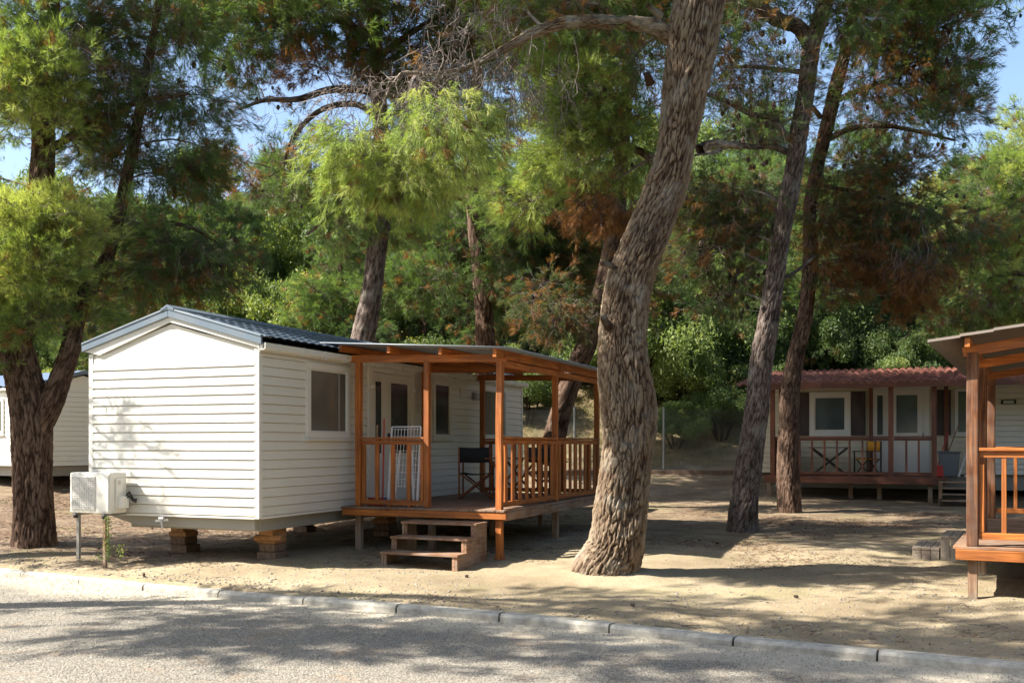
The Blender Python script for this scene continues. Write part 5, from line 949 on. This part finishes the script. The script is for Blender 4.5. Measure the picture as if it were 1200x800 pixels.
def leafy_tree(x, y, s, sz, k, label, group, name='shrub', cat='shrub', rz=None, sink=.15):
    r = bpy.data.objects.new(name, None); C.objects.link(r); r.location = (x, y, float(gz(x, y)) - sink); r.scale = (s, s, sz); r.rotation_euler = (0, 0, random.random() * 6.28 if rz is None else rz); tag(r, label, cat, group)
    for nm, me in (('crown', LM[k % 4]), ('trunk', TM[k % 2])): o = bpy.data.objects.new(nm, me); C.objects.link(o); o.parent = r
    return r
rs = random.Random(11); cnt = 0
for row, (y0, s0, stp) in enumerate(((34.5, 1.3, 2.2), (37, 2.2, 2.9), (41, 2.8, 3.1), (46, 3.3, 3.7), (52, 3.7, 4.4), (59, 4.2, 5.2), (66, 4.6, 6))):
    x = -y0 * .56 - 3
    while x < y0 * .58 + 3:
        y = y0 + rs.uniform(-1.2, 1.2); s = s0 * rs.uniform(.75, 1.25); px = 600 + x / y * FP
        clear = (600 < px < 705 and y0 < 40) or (760 < px < 880 and y0 < 36)
        if not (clear and rs.random() < (.85 if px < 720 else .3)):
            lab = 'small rounded shrub low on the dry slope behind the fence' if row == 0 else 'leafy green tree among the many covering the slope behind the fence' if row < 4 else 'leafy green tree along the top of the wooded slope'
            leafy_tree(x, y, s, s * rs.uniform(.85, 1.35), rs.randrange(4), lab, ['low shrubs on the slope', 'trees covering the slope', 'trees along the top of the slope'][0 if row == 0 else 1 if row < 4 else 2], 'shrub' if row == 0 else 'broadleaf_tree', 'shrub' if row == 0 else 'tree')
        x += stp * rs.uniform(.8, 1.2)
for px, y, s, tl in ((792, 33.6, 1.2, 1), (815, 35.5, 1.9, 1), (845, 34.2, 1.3, 1.1), (835, 38, 2.6, 1.2), (778, 37, 2.4, 1.3), (625, 42, 2.4, 1.1), (672, 38, 1.5, 1), (745, 36, 2.6, 1.4)): leafy_tree((px - 600) * y / FP, y, s, s * tl, 0, 'dark leafy shrub between the leaning pine and the red-roofed mobile home' if px > 720 else 'shrub on the dry slope seen through the rear of the orange porch', 'dark shrubs past the leaning pine' if px > 720 else 'shrubs behind the porch')

# pines standing among them: one prototype, then copies
bp = pine('background pine standing among the leafy trees on the slope', [(500, 500, 40, .25), (503, 430, 40, .2), (498, 360, 40, .16), (500, 290, 40, .12), (502, 230, 40, .05)], [],
    [(500, 250, 40, 28, 26, .9, 1.2, .5, .1, ''), (478, 290, 39.6, 30, 20, .9, 1.2, .55, .2, ''), (525, 295, 40.4, 32, 20, .9, 1.2, .5, .2, ''), (500, 330, 40, 45, 22, 1.4, 1.1, .45, .3, ''), (465, 355, 40.5, 32, 20, 1, 1.0, .5, .3, ''), (535, 365, 39.5, 34, 22, 1, 1.0, .4, .4, 'mix'), (500, 400, 40, 48, 20, 1.4, .9, .4, .5, 'mix'), (545, 325, 40, 22, 16, .8, .9, .6, .2, '')],
    BARKD, res=.06, amp=.02, seed=44, plate=9, needle=.0035, size=.42, group='background pines on the slope', brown=.15)
bpz = bp.location.z - float(gz(bp.location.x, 40)); rp = random.Random(5)
for px, y, s in ((150, 37, 1.0), (240, 44, 1.2), (330, 50, 1.1), (400, 38, .95), (480, 46, 1.15), (570, 39, 1.0), (640, 50, 1.2), (715, 40, 1.15), (770, 47, 1.25), (830, 38, 1.05), (880, 44, 1.3), (960, 38, 1.0), (1010, 46, 1.2), (1070, 39, 1.0), (1130, 44, 1.2), (1190, 38, 1.1), (60, 42, 1.1), (-20, 38, 1.1), (905, 52, 1.4), (560, 55, 1.3)):
    c = copy_tree(bp); x = (px - 600) * y / FP; c.location = (x, y, float(gz(x, y)) + bpz * s - .2); c.scale = (s, s, s * rp.uniform(.9, 1.15)); c.rotation_euler = (0, 0, rp.random() * 6.28)
# unseen trees added behind the camera and at right to block sky light
for i in range(26):
    a = (-4 + i * 7.6); a = radians(180 + 180 * (i + .5) / 26); rr = rp.uniform(15, 19); x, y = 2 + rr * cos(a) * 1.25, 2 + rr * sin(a) * .85
    leafy_tree(x, y - 2, 4.6, 6.2 * rp.uniform(.9, 1.2), i, 'leafy tree added unseen behind the viewer to block sky light', 'added trees behind the viewer', 'broadleaf_tree', 'tree')
for i in range(7): leafy_tree(17 + rp.uniform(-1, 2), 3 + i * 3.2, 3.6, 5.5 * rp.uniform(.9, 1.2), i, 'leafy tree added out of frame past the right edge porch to block sky light', 'added trees past the right edge', 'broadleaf_tree', 'tree')

# cones and dead twigs lying on the sand
cm = cones(np.array([[0, 0, 0.]]), [.022]); cme = np_mesh('pine_cone', cm.reshape(-1, 3), np.arange(cm.size // 3).reshape(-1, 3), [CONE], link=False)
tws = []
for k in range(3):
    T = [thin((0, 0, 0), (.35, .05, .02), .006, .003, wig=.1)] + [thin((.1 + .06 * j, .01, .01), (.18 + .08 * j, .1 * (-1) ** j, .03), .003, .0015, wig=.1) for j in range(4)]; T = np.concatenate(T); tws.append(np_mesh('fallen_twig', T.reshape(-1, 3), np.arange(T.size // 3).reshape(-1, 3), [TWIG], link=False))
rc = random.Random(9)
for k in range(40):
    x = rc.uniform(-8, 8); y = float(kerbY(x)) + .3 + rc.random() ** 1.3 * 8; z = float(gz(x, y) + 0.045 * fbm2(np.array(x), np.array(y), 0.9, 3) + 0.018 * fbm2(np.array(x), np.array(y), 6.0, 4))
    cone = k % 4 == 0; o = bpy.data.objects.new('pine_cone' if cone else 'fallen_twig', cme if cone else tws[k % 3]); C.objects.link(o); o.location = (x, y, z + (.025 if cone else .008)); o.rotation_euler = (1.4 if cone else 0, 0, rc.random() * 6.28)
    tag(o, 'small brown pine cone lying on the sandy ground' if cone else 'short grey dead twig lying on the sandy ground', 'pine cone' if cone else 'twig', 'fallen cones' if cone else 'fallen twigs')

# slim plant on its stake by the air conditioner, and weeds
def weed(name, px, py, Y, h, n, lf, label, cat='plant', spread=.05):
    c = W(px, py, Y); t = bpy.data.objects.new(name, None); C.objects.link(t); t.location = c; tag(t, label, cat); m = MB(); m.cyl((0, 0, -.05), (0, 0, h), .008, .004, 5); obj('stem', m, GREENS, t)
    p = np.stack([rng.normal(0, spread, n), rng.normal(0, spread, n), rng.random(n) * h], 1); a = rng.standard_normal((n, 3)); a /= np.linalg.norm(a, axis=1)[:, None]; b = np.cross(a, rng.standard_normal((n, 3))); b /= np.linalg.norm(b, axis=1)[:, None]
    V = np.stack([p - a * lf, p - b * lf * .4, p + a * lf, p + b * lf * .4], 1).reshape(-1, 3); np_mesh('leaves', V, np.arange(4 * n).reshape(-1, 4), [LEAF], tint=np.repeat(rng.uniform(.3, .9, n), 4), parent=t); return t
GREENS = mat('green_stem', (.1, .14, .04), .7)
weed('climbing_plant', 127, 655, 13.9, .58, 150, .022, 'thin leafy climber growing up the stake below the air conditioner', spread=.03)
weed('weed', 141, 652, 13.95, .16, 40, .02, 'small green weed on the ground right of the leafy stake')
weed('weed', 116, 656, 13.85, .07, 30, .015, 'tiny low weed on the ground left of the leafy stake')
weed('weed', 912, 596, 24.0, .45, 80, .03, 'green weed beside the leg of the dark red porch and the far slender pine')
weed('weed', 858, 470, 29.0, .9, 60, .05, 'tall yellow-green weed by the fence left of the slender grey pine', spread=.12)
